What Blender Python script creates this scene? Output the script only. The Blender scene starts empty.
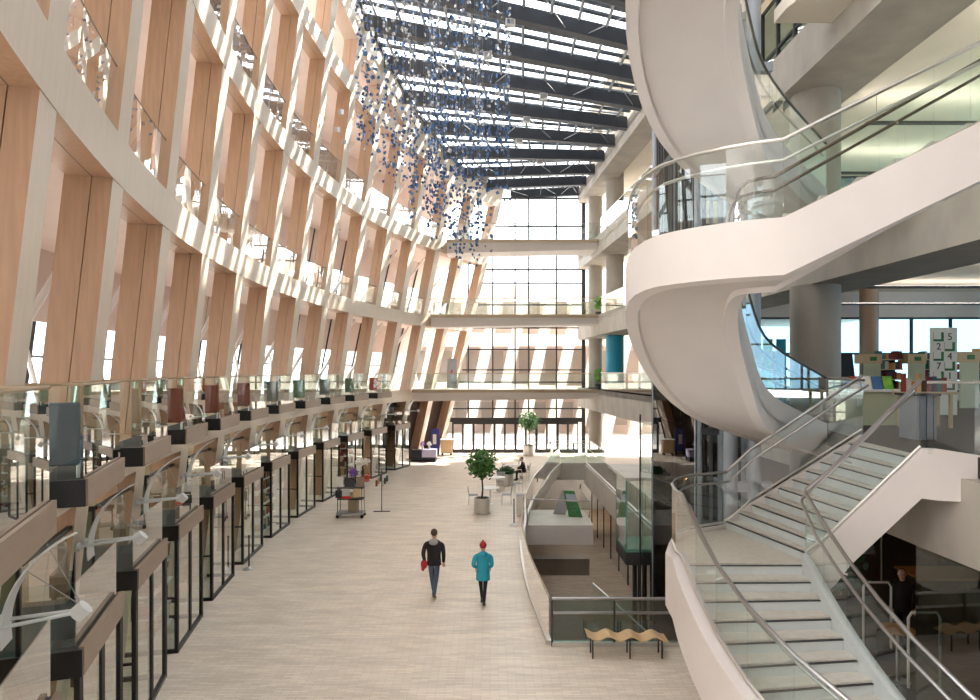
import bpy, bmesh, math, random
from mathutils import Vector, Matrix
random.seed(7)
S=bpy.context.scene; COL=S.collection
pi=math.pi; R_=math.radians
EYE=6.02; F=650.0
# ------------------------------------------------------------------ materials
def srgb(c):
    return tuple(((v/255)/12.92 if v/255<=.04045 else ((v/255+.055)/1.055)**2.4) for v in c)+(1,)
M={}
def mat(name,rgb,rough=.6,metal=0,noise=0,nscale=5,stretch=(1,1,1),bump=0,spec=.5,rgb2=None,coat=0):
    m=bpy.data.materials.new(name); m.use_nodes=True; nt=m.node_tree; b=nt.nodes['Principled BSDF']
    c=srgb(rgb); b.inputs['Base Color'].default_value=c; b.inputs['Roughness'].default_value=rough
    b.inputs['Metallic'].default_value=metal; b.inputs['Specular IOR Level'].default_value=spec
    if coat: b.inputs['Coat Weight'].default_value=coat
    if noise or bump or rgb2:
        tc=nt.nodes.new('ShaderNodeTexCoord'); mp=nt.nodes.new('ShaderNodeMapping'); mp.inputs['Scale'].default_value=stretch
        nz=nt.nodes.new('ShaderNodeTexNoise'); nz.inputs['Scale'].default_value=nscale; nz.inputs['Detail'].default_value=4
        nt.links.new(tc.outputs['Object'],mp.inputs[0]); nt.links.new(mp.outputs[0],nz.inputs['Vector'])
        mx=nt.nodes.new('ShaderNodeMix'); mx.data_type='RGBA'
        c2=srgb(rgb2) if rgb2 else tuple(v*(1-noise) for v in c[:3])+(1,)
        mr=nt.nodes.new('ShaderNodeMapRange'); mr.inputs[1].default_value=.35; mr.inputs[2].default_value=.65
        nt.links.new(nz.outputs[0],mr.inputs[0]); nt.links.new(mr.outputs[0],mx.inputs[0])
        mx.inputs[6].default_value=c; mx.inputs[7].default_value=c2
        nt.links.new(mx.outputs[2],b.inputs['Base Color'])
        if bump:
            bp=nt.nodes.new('ShaderNodeBump'); bp.inputs['Strength'].default_value=bump; bp.inputs['Distance'].default_value=.01
            nt.links.new(nz.outputs[0],bp.inputs['Height']); nt.links.new(bp.outputs[0],b.inputs['Normal'])
    M[name]=m; return m
def glassmat(name,tint,ior=1.5,k=1.6,rough=.0,gcol=(1,1,1,1)):
    m=bpy.data.materials.new(name); m.use_nodes=True; nt=m.node_tree; nt.nodes.clear()
    o=nt.nodes.new('ShaderNodeOutputMaterial'); t=nt.nodes.new('ShaderNodeBsdfTransparent'); g=nt.nodes.new('ShaderNodeBsdfGlossy')
    t.inputs[0].default_value=tint+(1,); g.inputs['Roughness'].default_value=rough; g.inputs[0].default_value=gcol
    fr=nt.nodes.new('ShaderNodeFresnel'); fr.inputs[0].default_value=ior
    mu=nt.nodes.new('ShaderNodeMath'); mu.operation='MULTIPLY'; mu.inputs[1].default_value=k; mu.use_clamp=True
    mx=nt.nodes.new('ShaderNodeMixShader'); ge=nt.nodes.new('ShaderNodeNewGeometry'); m1=nt.nodes.new('ShaderNodeMath'); m1.operation='SUBTRACT'; m1.inputs[0].default_value=1; m2=nt.nodes.new('ShaderNodeMath'); m2.operation='MULTIPLY'
    nt.links.new(ge.outputs['Backfacing'],m1.inputs[1]); nt.links.new(m1.outputs[0],m2.inputs[0]); nt.links.new(mu.outputs[0],m2.inputs[1])
    nt.links.new(fr.outputs[0],mu.inputs[0]); nt.links.new(m2.outputs[0],mx.inputs[0]); nt.links.new(t.outputs[0],mx.inputs[1]); nt.links.new(g.outputs[0],mx.inputs[2]); nt.links.new(mx.outputs[0],o.inputs[0])
    M[name]=m; return m
def emit(name,rgb,s):
    m=bpy.data.materials.new(name); m.use_nodes=True; nt=m.node_tree; nt.nodes.clear()
    o=nt.nodes.new('ShaderNodeOutputMaterial'); e=nt.nodes.new('ShaderNodeEmission'); e.inputs[0].default_value=srgb(rgb); e.inputs[1].default_value=s
    nt.links.new(e.outputs[0],o.inputs[0]); M[name]=m; return m
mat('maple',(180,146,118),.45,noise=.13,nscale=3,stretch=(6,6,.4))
mat('maple_lit',(218,202,184),.4,noise=.06,nscale=3,stretch=(5,5,.5))  # maple lightened as if lit, for fin fronts, beam fronts and top fascia
mat('seam',(120,112,108),.7)
mat('plaster',(220,213,209),.7,noise=.03,nscale=2)
mat('corridor_plaster',(214,196,186),.8,noise=.05,nscale=1.5)
mat('concrete',(180,172,161),.7,noise=.2,nscale=1.2,stretch=(1,1,.5),bump=.1)
mat('concrete_pale',(216,211,202),.7,noise=.12,nscale=1.5)
mat('soffit_cream',(236,226,210),.8,noise=.05,nscale=1)
mat('stone_tread',(206,202,192),.55,noise=.1,nscale=9)
mat('riser',(200,206,207),.35,noise=.05,nscale=4)
mat('nosing',(70,72,74),.6)
mat('steel',(172,170,170),.3,metal=1,spec=.5)
mat('brushed',(214,212,208),.38,metal=1)
mat('bronze_rail',(178,160,136),.4,metal=.6)
mat('dark_rail',(92,84,72),.35,metal=.6)
mat('black',(22,22,24),.4)
mat('dark_frame',(48,46,48),.45)
mat('charcoal',(62,62,64),.6)
mat('roof_steel',(62,66,74),.5,noise=.15,nscale=2)
mat('roof_bar',(158,162,166),.5)
mat('purlin_grey',(92,100,110),.5)
mat('louvre',(112,120,130),.6)
mat('steel_blue',(150,157,168),.45,noise=.05)
mat('taupe',(150,128,110),.4,noise=.08,nscale=3,stretch=(1,1,6))
mat('carpet',(66,56,48),.9,noise=.15,nscale=3)
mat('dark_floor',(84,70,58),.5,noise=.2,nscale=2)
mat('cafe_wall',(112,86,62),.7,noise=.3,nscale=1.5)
mat('olive_wall',(168,156,132),.8,noise=.1,nscale=1.2)
mat('teal',(22,150,180),.5,noise=.05)
mat('white_paint',(240,240,238),.4)
mat('leaf',(44,92,38),.55,rgb2=(90,140,60),nscale=14)
mat('leaf_light',(140,196,60),.5,rgb2=(90,160,50),nscale=9)
mat('leaf_dark',(34,70,40),.55,rgb2=(60,100,60),nscale=9)
mat('bark',(92,76,60),.8,noise=.2,nscale=8)
mat('soil',(60,48,38),.9,noise=.3,nscale=12)
mat('blue_piece',(44,72,112),.5,rgb2=(26,40,72),nscale=3)
mat('blue_light',(66,108,160),.4)
mat('silver_piece',(206,212,218),.35,noise=.1,nscale=4)
mat('wire',(150,150,150),.5)
mat('seat_blue',(84,100,116),.8,noise=.08,nscale=9)
mat('seat_red',(138,58,50),.8,noise=.08,nscale=9)
mat('seat_grey',(128,128,126),.8,noise=.08,nscale=9)
mat('seat_green',(112,140,112),.8,noise=.08,nscale=9)
mat('seat_orange',(196,74,50),.8,noise=.08,nscale=9)
mat('plywood',(226,192,146),.4,noise=.1,nscale=3,stretch=(1,8,8))
mat('lamp_white',(214,216,216),.35)
mat('skin',(214,170,144),.55); mat('hair',(70,52,40),.8); mat('jacket_black',(38,36,38),.85,noise=.1,nscale=9)
mat('hood_grey',(168,166,168),.9); mat('jeans',(84,100,124),.85,noise=.15,nscale=12); mat('red_cloth',(176,36,50),.8)
mat('coat_teal',(44,164,190),.75,noise=.08,nscale=9); mat('legging',(30,30,38),.8); mat('shoe_brown',(110,84,62),.7); mat('maroon',(122,40,50),.8)
mat('purple',(130,92,170),.7); mat('cloth_black',(40,38,50),.8); mat('cloth_lilac',(176,170,200),.8)
mat('blue_deep',(52,62,140),.6); mat('red_sign',(214,30,30),.5); mat('paper',(240,238,230),.7); mat('green_board',(64,128,72),.6,noise=.4,nscale=10)
mat('board_green',(140,158,128),.7); mat('label_dark',(60,60,66),.6); mat('shelf_end',(196,200,172),.7); mat('shelf_wood',(206,178,140),.6)
BK=[]
for n,c in enumerate([(150,60,46),(198,160,110),(70,80,100),(210,204,190),(96,66,50),(60,110,110),(190,120,60),(120,40,50)]):
    BK.append(mat('book_cover_%s'%'abcdefgh'[n],c,.7))
mat('warm_wood',(206,150,90),.5,noise=.15,nscale=4,stretch=(6,6,.5))
mat('lower_panel',(92,94,86),.35,noise=.15,nscale=2)
mat('opening_shade',(74,56,48),.8)
mat('outside_stone',(226,212,196),.8,noise=.08,nscale=.6)
mat('outside_pave',(214,208,200),.8,noise=.06,nscale=.8)
mat('outside_dark',(158,148,140),.5)
glassmat('glass',(.93,.975,.955),k=2.2); glassmat('glass_green',(.94,.972,.958),k=2.4); glassmat('glass_clear',(.97,.985,.98),k=1.0)
glassmat('glass_smoke',(.34,.38,.38),k=.5); glassmat('glass_dark',(.50,.60,.58),k=2.2); glassmat('glass_blue',(.42,.56,.64),k=1.2)
mat('glass_edge',(120,176,160),.2,spec=.8)
emit('tube_light',(255,246,234),10); emit('shop_disc',(255,246,232),22); emit('cafe_lamp',(255,190,110),14); emit('screen_glow',(236,240,244),2.2)
# floor stone: small tiles
def stone(name,a,b,mo,scale,sz=(.34,.06)):
    m=mat(name,a,.42,spec=.4); nt=m.node_tree; bs=nt.nodes['Principled BSDF']
    tc=nt.nodes.new('ShaderNodeTexCoord'); br=nt.nodes.new('ShaderNodeTexBrick'); nt.links.new(tc.outputs['Object'],br.inputs[0])
    br.inputs['Color1'].default_value=srgb(a); br.inputs['Color2'].default_value=srgb(b); br.inputs['Mortar'].default_value=srgb(mo)
    br.inputs['Scale'].default_value=scale; br.inputs['Mortar Size'].default_value=.006; br.inputs['Brick Width'].default_value=sz[0]; br.inputs['Row Height'].default_value=sz[1]
    nz=nt.nodes.new('ShaderNodeTexNoise'); nz.inputs['Scale'].default_value=1.3; nz.inputs['Detail'].default_value=6
    mp=nt.nodes.new('ShaderNodeMapping'); mp.inputs['Scale'].default_value=(.5,2.2,1); nt.links.new(tc.outputs['Object'],mp.inputs[0]); nt.links.new(mp.outputs[0],nz.inputs['Vector'])
    mr=nt.nodes.new('ShaderNodeMapRange'); mr.inputs[1].default_value=.3; mr.inputs[2].default_value=.7; mr.inputs[3].default_value=.86; mr.inputs[4].default_value=1.06
    nt.links.new(nz.outputs[0],mr.inputs[0])
    mx=nt.nodes.new('ShaderNodeMix'); mx.data_type='RGBA'; mx.blend_type='MULTIPLY'; mx.inputs[0].default_value=1
    nt.links.new(br.outputs[0],mx.inputs[6]); nt.links.new(mr.outputs[0],mx.inputs[7]); nt.links.new(mx.outputs[2],bs.inputs['Base Color'])
    return m
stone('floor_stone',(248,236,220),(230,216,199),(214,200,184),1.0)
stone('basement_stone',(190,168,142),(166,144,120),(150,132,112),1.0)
# ------------------------------------------------------------------ mesh builder
V=Vector
class MB:
    def __init__(s): s.v=[]; s.f=[]; s.mi=[]; s.cur=0
    def add(s,vs,fs):
        b=len(s.v); s.v+= [V(p) for p in vs]; s.f+=[[b+i for i in f] for f in fs]; s.mi+=[s.cur]*len(fs); return s
    def hexa(s,a,b):   # a: 4 bottom pts, b: 4 top pts (same order)
        return s.add(list(a)+list(b),[(3,2,1,0),(4,5,6,7),(0,1,5,4),(1,2,6,5),(2,3,7,6),(3,0,4,7)])
    def box(s,x0,x1,y0,y1,z0,z1):
        return s.hexa([(x0,y0,z0),(x1,y0,z0),(x1,y1,z0),(x0,y1,z0)],[(x0,y0,z1),(x1,y0,z1),(x1,y1,z1),(x0,y1,z1)])
    def plate(s,p,q,z0,z1,t,z2=None,z3=None):  # vertical plate between plan points p,q ; z0,z1 at p ; z2,z3 at q
        p=V(p[:2]); q=V(q[:2]); d=(q-p)
        if d.length<1e-6: return s
        n=V((-d.y,d.x)).normalized()*t/2
        z2=z0 if z2 is None else z2; z3=z1 if z3 is None else z3
        return s.hexa([(p.x+n.x,p.y+n.y,z0),(p.x-n.x,p.y-n.y,z0),(q.x-n.x,q.y-n.y,z2),(q.x+n.x,q.y+n.y,z2)],[(p.x+n.x,p.y+n.y,z1),(p.x-n.x,p.y-n.y,z1),(q.x-n.x,q.y-n.y,z3),(q.x+n.x,q.y+n.y,z3)])
    def prism(s,poly,z0,z1):
        n=len(poly)
        s.add([(p[0],p[1],z0) for p in poly]+[(p[0],p[1],z1) for p in poly],[tuple(range(n))[::-1],tuple(range(n,2*n))]+[(i,(i+1)%n,n+(i+1)%n,n+i) for i in range(n)])
        return s
    def tube(s,path,r,n=8,cap=True):
        path=[V(p) for p in path]; N=len(path); rs=r if isinstance(r,(list,tuple)) else [r]*N
        vs=[];fs=[]; prev=None
        for i,p in enumerate(path):
            t=(path[min(i+1,N-1)]-path[max(i-1,0)]).normalized()
            if prev is None:
                a=V((0,0,1)) if abs(t.z)<.9 else V((1,0,0)); u=t.cross(a).normalized()
            else:
                u=(prev-t*prev.dot(t)); u=u.normalized() if u.length>1e-6 else t.orthogonal().normalized()
            prev=u; w=t.cross(u)
            for k in range(n): vs.append(p+(u*math.cos(2*pi*k/n)+w*math.sin(2*pi*k/n))*rs[i])
        for i in range(N-1):
            for k in range(n): fs.append((i*n+k,i*n+(k+1)%n,(i+1)*n+(k+1)%n,(i+1)*n+k))
        if cap: fs+= [tuple(range(n))[::-1],tuple(range((N-1)*n,N*n))]
        return s.add(vs,fs)
    def lathe(s,c,prof,n=24):   # prof list of (r,z)
        vs=[];fs=[]
        for r,z in prof:
            for k in range(n): vs.append((c[0]+r*math.cos(2*pi*k/n),c[1]+r*math.sin(2*pi*k/n),c[2]+z))
        m=len(prof)
        for i in range(m-1):
            for k in range(n): fs.append((i*n+k,i*n+(k+1)%n,(i+1)*n+(k+1)%n,(i+1)*n+k))
        fs+=[tuple(range(n))[::-1],tuple(range((m-1)*n,m*n))]
        return s.add(vs,fs)
    def loft(s,rings,close=True,cap=True):
        n=len(rings[0]);vs=[p for r in rings for p in r];fs=[]
        for i in range(len(rings)-1):
            for k in range(n if close else n-1): fs.append((i*n+k,i*n+(k+1)%n,(i+1)*n+(k+1)%n,(i+1)*n+k))
        if cap and close: fs+=[tuple(range(n))[::-1],tuple(range((len(rings)-1)*n,len(rings)*n))]
        return s.add(vs,fs)
    def ball(s,c,r,n=12,sc=(1,1,1)):
        prof=[]
        m=n//2+1
        vs=[];fs=[]
        for i in range(m+1):
            a=pi*i/m
            for k in range(n): vs.append((c[0]+r*sc[0]*math.sin(a)*math.cos(2*pi*k/n),c[1]+r*sc[1]*math.sin(a)*math.sin(2*pi*k/n),c[2]-r*sc[2]*math.cos(a)))
        for i in range(m):
            for k in range(n): fs.append((i*n+k,i*n+(k+1)%n,(i+1)*n+(k+1)%n,(i+1)*n+k))
        return s.add(vs,fs)
    def build(s,name,material,parent=None,smooth=False,bevel=0):
        o0=V((0,0,0))
        if parent is not None:
            o0=V(parent.get('_o',(0,0,0)))
        me=bpy.data.meshes.new(name); me.from_pydata([tuple(v-o0) for v in s.v],[],s.f)
        mats=material if isinstance(material,(list,tuple)) else [material]
        for mm in mats: me.materials.append(M[mm] if isinstance(mm,str) else mm)
        for p,k in zip(me.polygons,s.mi): p.material_index=k
        bm=bmesh.new(); bm.from_mesh(me); bmesh.ops.remove_doubles(bm,verts=bm.verts,dist=1e-5); bmesh.ops.recalc_face_normals(bm,faces=bm.faces); bm.to_mesh(me); bm.free()
        if smooth:
            for p in me.polygons: p.use_smooth=True
        o=bpy.data.objects.new(name,me); COL.objects.link(o)
        if smooth:
            try: me.set_sharp_from_angle(angle=R_(40))
            except Exception: pass
        if bevel:
            b=o.modifiers.new('bevel','BEVEL'); b.width=bevel; b.segments=2; b.limit_method='ANGLE'
        if parent is not None: o.parent=parent
        return o
def tag(o,label=None,cat=None,group=None,kind=None):
    if label: o['label']=label
    if cat: o['category']=cat
    if group: o['group']=group
    if kind: o['kind']=kind
    return o
def thing(name,loc,label,cat,group=None,world=True):
    o=bpy.data.objects.new(name,None); COL.objects.link(o); o.location=loc; o.empty_display_size=.2
    if world: o['_o']=tuple(loc)      # children are given in world coordinates
    else: o['_o']=(0,0,0)             # children are given in the thing's own coordinates
    return tag(o,label,cat,group)
def dup(root,loc,rz=None,label=None,group=None):
    r=root.copy(); COL.objects.link(r); r.location=loc
    if rz is not None: r.rotation_euler=(0,0,rz)
    if label: r['label']=label
    if group: r['group']=group
    for ch in list(root.children):
        c=ch.copy(); COL.objects.link(c); c.parent=r
        for g in list(ch.children):
            d=g.copy(); COL.objects.link(d); d.parent=c
    return r
def struct(mb,name,m,**k):
    o=mb.build(name,m,**k); o['kind']='structure'; return o
ORD=['nearest','second','third','fourth','fifth','sixth','seventh','eighth','ninth','tenth','eleventh','twelfth','thirteenth','fourteenth','fifteenth','sixteenth']
# ------------------------------------------------------------------ crescent wall geometry
def P(i,z,off=0.0):
    u=(z-8.9)/4.8
    cx=41.18-1.96*u; cy=23.74-.565*u; R=48.87-2.45*u
    t=(-.3573+.00107*u)+(.06608+.00296*u)*i
    return V((cx-(R-off)*math.cos(t),cy+(R-off)*math.sin(t),z))
Z2,Z3,Z4,Z5=4.8,9.6,14.4,19.2
ZTOP=lambda i: max(27.1-.7*i,19.2)
W=.19; D=.64          # strip width in bay units, wall depth
FL=.7
def strip(mb,i0,i1,z0,z1,o0,o1,n):   # curved band on the crescent
    rings=[]
    for k in range(n+1):
        i=i0+(i1-i0)*k/n
        a=z0(i) if callable(z0) else z0; b=z1(i) if callable(z1) else z1
        rings.append([P(i,a,o0),P(i,a,o1),P(i,b,o1),P(i,b,o0)])
    mb.loft(rings)
for i in range(-1,14):
    z1=ZTOP(i)-1.2
    lab={-1:'pale timber clad leaning fin column nearest the camera, cut off by the left frame edge'}.get(i,'pale timber clad leaning fin column, %s counted from the left frame edge'%ORD[i+1])
    t=thing('timber_column',P(i,0,-D/2),lab,'column','leaning timber fin columns of the curved wall')
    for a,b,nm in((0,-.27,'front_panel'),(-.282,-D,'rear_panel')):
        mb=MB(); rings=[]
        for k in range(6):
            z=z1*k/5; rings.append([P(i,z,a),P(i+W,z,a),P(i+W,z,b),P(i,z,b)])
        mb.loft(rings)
        if nm=='front_panel': mb.mi=[1 if (q%4)==0 and q<20 else 0 for q in range(len(mb.f))]  # only the fin's front face takes the lit tone
        mb.build(nm,['maple','maple_lit'],t)
for z,nm in((Z2,'second'),(Z3,'third'),(Z4,'fourth'),(Z5,'fifth')):
    t=thing('timber_beam',P(5,z,0),'pale timber clad curved beam at the %s floor level, running along the whole curved wall'%nm,'beam')
    mb=MB(); strip(mb,-1,13.2,z-FL,z,.012,-D+.02,60); mb.mi=[1 if q%4==3 else 0 for q in range(len(mb.f))]; mb.build('beam_cladding',['maple','maple_lit'],t)
    mb=MB(); strip(mb,-1,13.2,z-FL-.004,z-FL,-.27,-.282,60); mb.build('soffit_joint','seam',t)
t=thing('timber_beam',P(5,22,0),'deep pale timber fascia along the top of the curved wall under the glass roof','beam')
mb=MB(); strip(mb,-1,13.2,lambda i:ZTOP(i)-1.3,lambda i:ZTOP(i),.012,-D,60); mb.build('beam_cladding','maple_lit',t)
mb=MB(); strip(mb,-1,13.2,lambda i:ZTOP(i),lambda i:ZTOP(i)+.18,.1,-.2,60); mb.build('gutter','roof_steel',t)
# corridor slabs behind the fins, outer glazing
for z in (Z2,Z3,Z4,Z5):
    mb=MB(); strip(mb,-1,13.2,z-.45,z-.02,-D,-4.4,30); struct(mb,'floor','corridor_plaster')
mb=MB(); strip(mb,-1,13.2,lambda i:ZTOP(i)-.3,lambda i:ZTOP(i),-D,-4.6,30); struct(mb,'ceiling','corridor_plaster')
mb=MB()
for k in range(0,29):
    i=-1+k*.5
    mb.tube([P(i,0,-4.4),P(i,ZTOP(i),-4.4)],.06,4)
for z in [1.6*k for k in range(1,14)]:
    mb.tube([P(-1+14.2*k/40,z,-4.4) for k in range(41) if z<ZTOP(-1+14.2*k/40)],.035,4)
w=struct(mb,'window_1','dark_frame')
mb=MB(); strip(mb,-1,13.2,4.9,17.9,-4.45,-4.46,30); g=mb.build('glazing','glass_clear',w)
for z in (Z2,Z3,Z4):
    mb=MB(); strip(mb,-1,13.2,z+2.5,z+4.4,-4.3,-4.36,30); struct(mb,'wall_left','corridor_plaster')
mb=MB(); strip(mb,10.1,13.3,0,4.1,-.75,-.8,10); struct(mb,'wall_left','opening_shade')  # dark sheet added for the shade in the openings between the far fins
# diagonal bracing
n=0
for z in (Z2,Z3,Z4):
    for i in range(0,11 if z==Z4 else 13):
        t=thing('steel_brace',P(i+.4,z,-3.0),'white diagonal tube brace behind the timber fins, %s bay, floor %s'%(ORD[i],{Z2:'two',Z3:'three',Z4:'four'}[z]),'brace','white braces behind the fins')
        MB().tube([P(i-.05,z,-3.0),P(i+1.05,z+4.3,-3.0)],.085,8).build('tube','white_paint',t,smooth=True)
        MB().tube([P(i+.5,z+2.1,-3.0),P(i+.95,z+.05,-3.0)],.06,8).build('strut','white_paint',t,smooth=True)
# corridor back wall at ground + L2
mb=MB(); strip(mb,-1,13.2,0,4.4,-3.6,-3.8,30); struct(mb,'wall_left','olive_wall')
# glass guards between fins at L3,L4
for z,nm in((Z3,'third'),(Z4,'fourth'),):
    for i in range(-1,12):
        t=thing('glass_guard',P(i+.5,z,-.12),'frameless glass guard between timber fins at the %s floor, %s from the camera'%(nm,ORD[i+1]),'railing','glass guards between fins')
        mb=MB(); strip(mb,i+W+.01,i+1-.01,z,z+1.0,-.1,-.115,3); mb.build('glass_pane','glass_green',t)
        MB().tube([P(i+W+.01+(1-W-.02)*k/3,z+1.0,-.108) for k in range(4)],.016,6).build('handrail','dark_rail',t)
# ------------------------------------------------------------------ ground floor slab with hole
hole=[(1.36,14.3),(1.12,18),(1.13,22),(1.5,26.3),(2.1,30.5),(2.9,34.3),(3.6,38),(4.6,42),(6.2,42),(6.2,14.3)]
outer=[(-16,-4),(26,-4),(26,48.2),(-16,48.2)]
def slab_holes(name,outer,holes,z,th,m):
    bm=bmesh.new(); es=[]
    for poly in [outer]+holes:
        vs=[bm.verts.new((p[0],p[1],z)) for p in poly]
        for a,b in zip(vs,vs[1:]+vs[:1]): es.append(bm.edges.new((a,b)))
    bmesh.ops.triangle_fill(bm,use_beauty=True,use_dissolve=False,edges=es)
    r=bmesh.ops.extrude_face_region(bm,geom=list(bm.faces))
    for v in [g for g in r['geom'] if isinstance(g,bmesh.types.BMVert)]: v.co.z-=th
    bmesh.ops.recalc_face_normals(bm,faces=bm.faces)
    me=bpy.data.meshes.new(name); bm.to_mesh(me); bm.free(); me.materials.append(M[m]); o=bpy.data.objects.new(name,me); COL.objects.link(o); o['kind']='structure'; return o
slab_holes('floor',outer,[hole],0,.6,'floor_stone')
ZB=-4.2
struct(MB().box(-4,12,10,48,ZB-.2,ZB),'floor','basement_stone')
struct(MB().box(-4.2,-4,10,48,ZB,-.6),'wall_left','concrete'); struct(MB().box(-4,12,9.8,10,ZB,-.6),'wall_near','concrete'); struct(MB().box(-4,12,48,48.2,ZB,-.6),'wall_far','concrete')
# far side concrete edge of opening
t=thing('concrete_curb',(5.4,42,0),'pale concrete fascia at the far end of the floor opening','curb')
MB().box(4.3,6.4,41.9,42.1,-1.0,.02).build('fascia','concrete_pale',t)
# basement right wall with glass & concrete band
t=thing('glass_partition',(6.6,30,ZB),'tall greenish glass partition along the right side of the lower level','partition')
MB().box(6.58,6.6,20,42,ZB,-1.2).build('glass_pane','glass_dark',t)
for k in range(11): MB().box(6.55,6.63,20+2.2*k-.02,20+2.2*k+.02,ZB,-1.2).build('mullion','dark_frame',t)
struct(MB().box(6.7,6.8,10,42,ZB,-.6),'wall_right','lower_panel')
t=thing('concrete_beam',(6.35,30,-1.2),'pale concrete edge beam along the right side of the floor opening','beam')
MB().box(6.1,6.19,20.2,42,-1.25,-.0).build('beam_body','concrete_pale',t)
# ------------------------------------------------------------------ platform bridge in the opening
t=thing('platform',(2.7,27,0),'short white edged platform jutting into the floor opening with a sign on it','platform')
MB().prism([(1.45,25.3),(4.0,25.3),(4.0,28.1),(1.75,28.1)],-.14,.01).build('deck','concrete_pale',t)
MB().box(1.38,4.0,25.22,25.32,-.72,.03).build('fascia','plaster',t)
MB().box(3.92,4.02,25.32,28.1,-.72,.03).build('side_fascia','plaster',t)
t=thing('concrete_beam',(2.6,27,-3),'dark concrete beam below the jutting platform in the lower level','beam')
MB().box(1.0,4.2,27.4,27.9,-2.6,-1.9).build('beam_body','concrete',t)
t=thing('platform_railing',(2.7,26.2,0),'steel top rail and glass around the jutting platform','railing')
MB().tube([(1.45,25.4,0),(1.45,25.4,1.02),(3.9,25.4,.92),(3.9,28.0,.92),(3.9,28,1.15)],.03,8).build('handrail','steel',t,smooth=True)
MB().plate((1.5,25.4),(3.9,25.4),.03,.88,.015).build('glass_pane','glass_clear',t)
MB().plate((3.92,25.4),(3.92,28.0),.03,.88,.015).build('glass_pane','glass_clear',t)
t=thing('folding_sign',(3.3,27.2,0),'green and white folding sign board standing on the jutting platform','sign')
MB().hexa([(3.25,26.75,.01),(3.8,26.65,.01),(3.8,26.69,.01),(3.25,26.79,.01)],[(3.05,27.05,1.05),(3.5,26.95,1.05),(3.5,26.98,1.05),(3.05,27.08,1.05)]).build('front_board','green_board',t)
MB().hexa([(2.65,27.3,.01),(3.15,27.2,.01),(3.15,27.24,.01),(2.65,27.34,.01)],[(3.0,27.08,1.05),(3.48,26.99,1.05),(3.48,27.02,1.05),(3.0,27.11,1.05)]).build('rear_board','hood_grey',t)
mb=MB()
mb.hexa([(3.20,26.86,.62),(3.62,26.77,.62),(3.62,26.78,.62),(3.20,26.87,.62)],[(3.13,26.965,.92),(3.53,26.88,.92),(3.53,26.885,.92),(3.13,26.97,.92)])
mb.build('notice',  'steel_blue',t)
# ------------------------------------------------------------------ guard around the opening
def guard(name,path,label,h=1.05,z=0,glassm='glass_green',rail='brushed',rr=.022,post=False,base=True,zz=None,rail2=None):
    t=thing(name,(path[0][0],path[0][1],z),label,'railing')
    zz=zz or [z]*len(path)
    for a,b,za,zb in zip(path[:-1],path[1:],zz[:-1],zz[1:]):
        MB().plate(a,b,za+.02,za+h,.016,zb+.02,zb+h).build('glass_pane',glassm,t)
    MB().tube([(p[0],p[1],q+h+.01) for p,q in zip(path,zz)],rr,8).build('handrail',rail,t,smooth=True)
    if rail2: MB().tube([(p[0],p[1],q+rail2) for p,q in zip(path,zz)],rr,8).build('lower_rail',rail,t,smooth=True)
    if base:
        mb=MB()
        for a,b,za,zb in zip(path[:-1],path[1:],zz[:-1],zz[1:]): mb.plate(a,b,za-.14,za+.09,.11,zb-.14,zb+.09)
        mb.build('base_shoe','brushed',t)
    return t
def spl(pts,n):   # catmull
    out=[]; q=[V(p) for p in pts]; q=[q[0]*2-q[1]]+q+[q[-1]*2-q[-2]]
    for i in range(1,len(q)-2):
        for k in range(n):
            u=k/n; p0,p1,p2,p3=q[i-1:i+3]
            out.append(.5*((2*p1)+(p2-p0)*u+(2*p0-5*p1+4*p2-p3)*u*u+(3*p1-p0-3*p2+p3)*u**3))
    out.append(q[-2]); return out
lft=spl([(x-.06,y) for x,y in hole[:4]],3)
guard('glass_balustrade',lft,'curved glass balustrade along the near left edge of the floor opening',rail='bronze_rail')
lft2=spl([(x-.06,y) for x,y in hole[3:8]],3)
guard('glass_balustrade',lft2,'curved glass balustrade along the far left edge of the floor opening',rail='brushed')
guard('glass_balustrade',[(4.6,42.05),(6.2,42.05)],'short glass balustrade across the far end of the floor opening')
guard('glass_balustrade',[(6.25,41.9),(6.25,36),(6.25,30),(6.25,24)],'long straight glass balustrade along the right edge of the floor opening')
t=guard('glass_balustrade',[(1.36,14.25),(2.9,14.25),(4.2,14.25)],'dark glass balustrade with twin steel rails across the near end of the floor opening',h=1.02,rail='steel',rr=.035,rail2=.72,glassm='glass_dark')
for x in(1.36,2.72,4.2): MB().box(x-.02,x+.02,14.2,14.24,0,1.0).build('post','dark_frame',t)
# lower level glass screen running diagonal + far railings
guard('glass_balustrade',[(2.6,16.4),(4.6,13.4)],'glass screen slanting down in the lower level behind the bench',h=1.0,z=-.8,zz=[-.35,-1.6],base=False)
t=thing('far_glass_enclosure',(5.2,43.5,0),'cluster of greenish glass rails around the far stairwell','railing')
for (a,b) in (((4.2,43.0),(6.9,43.0)),((4.0,44.6),(6.9,44.6)),((4.2,43),(4.0,44.6)),((5.6,43),(5.6,44.6)),((6.9,39),(6.9,44.6))):
    MB().plate(a,b,.02,1.2,.02).build('glass_pane','glass_green',t); MB().tube([(a[0],a[1],1.22),(b[0],b[1],1.22)],.025,6).build('handrail','brushed',t)
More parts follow.
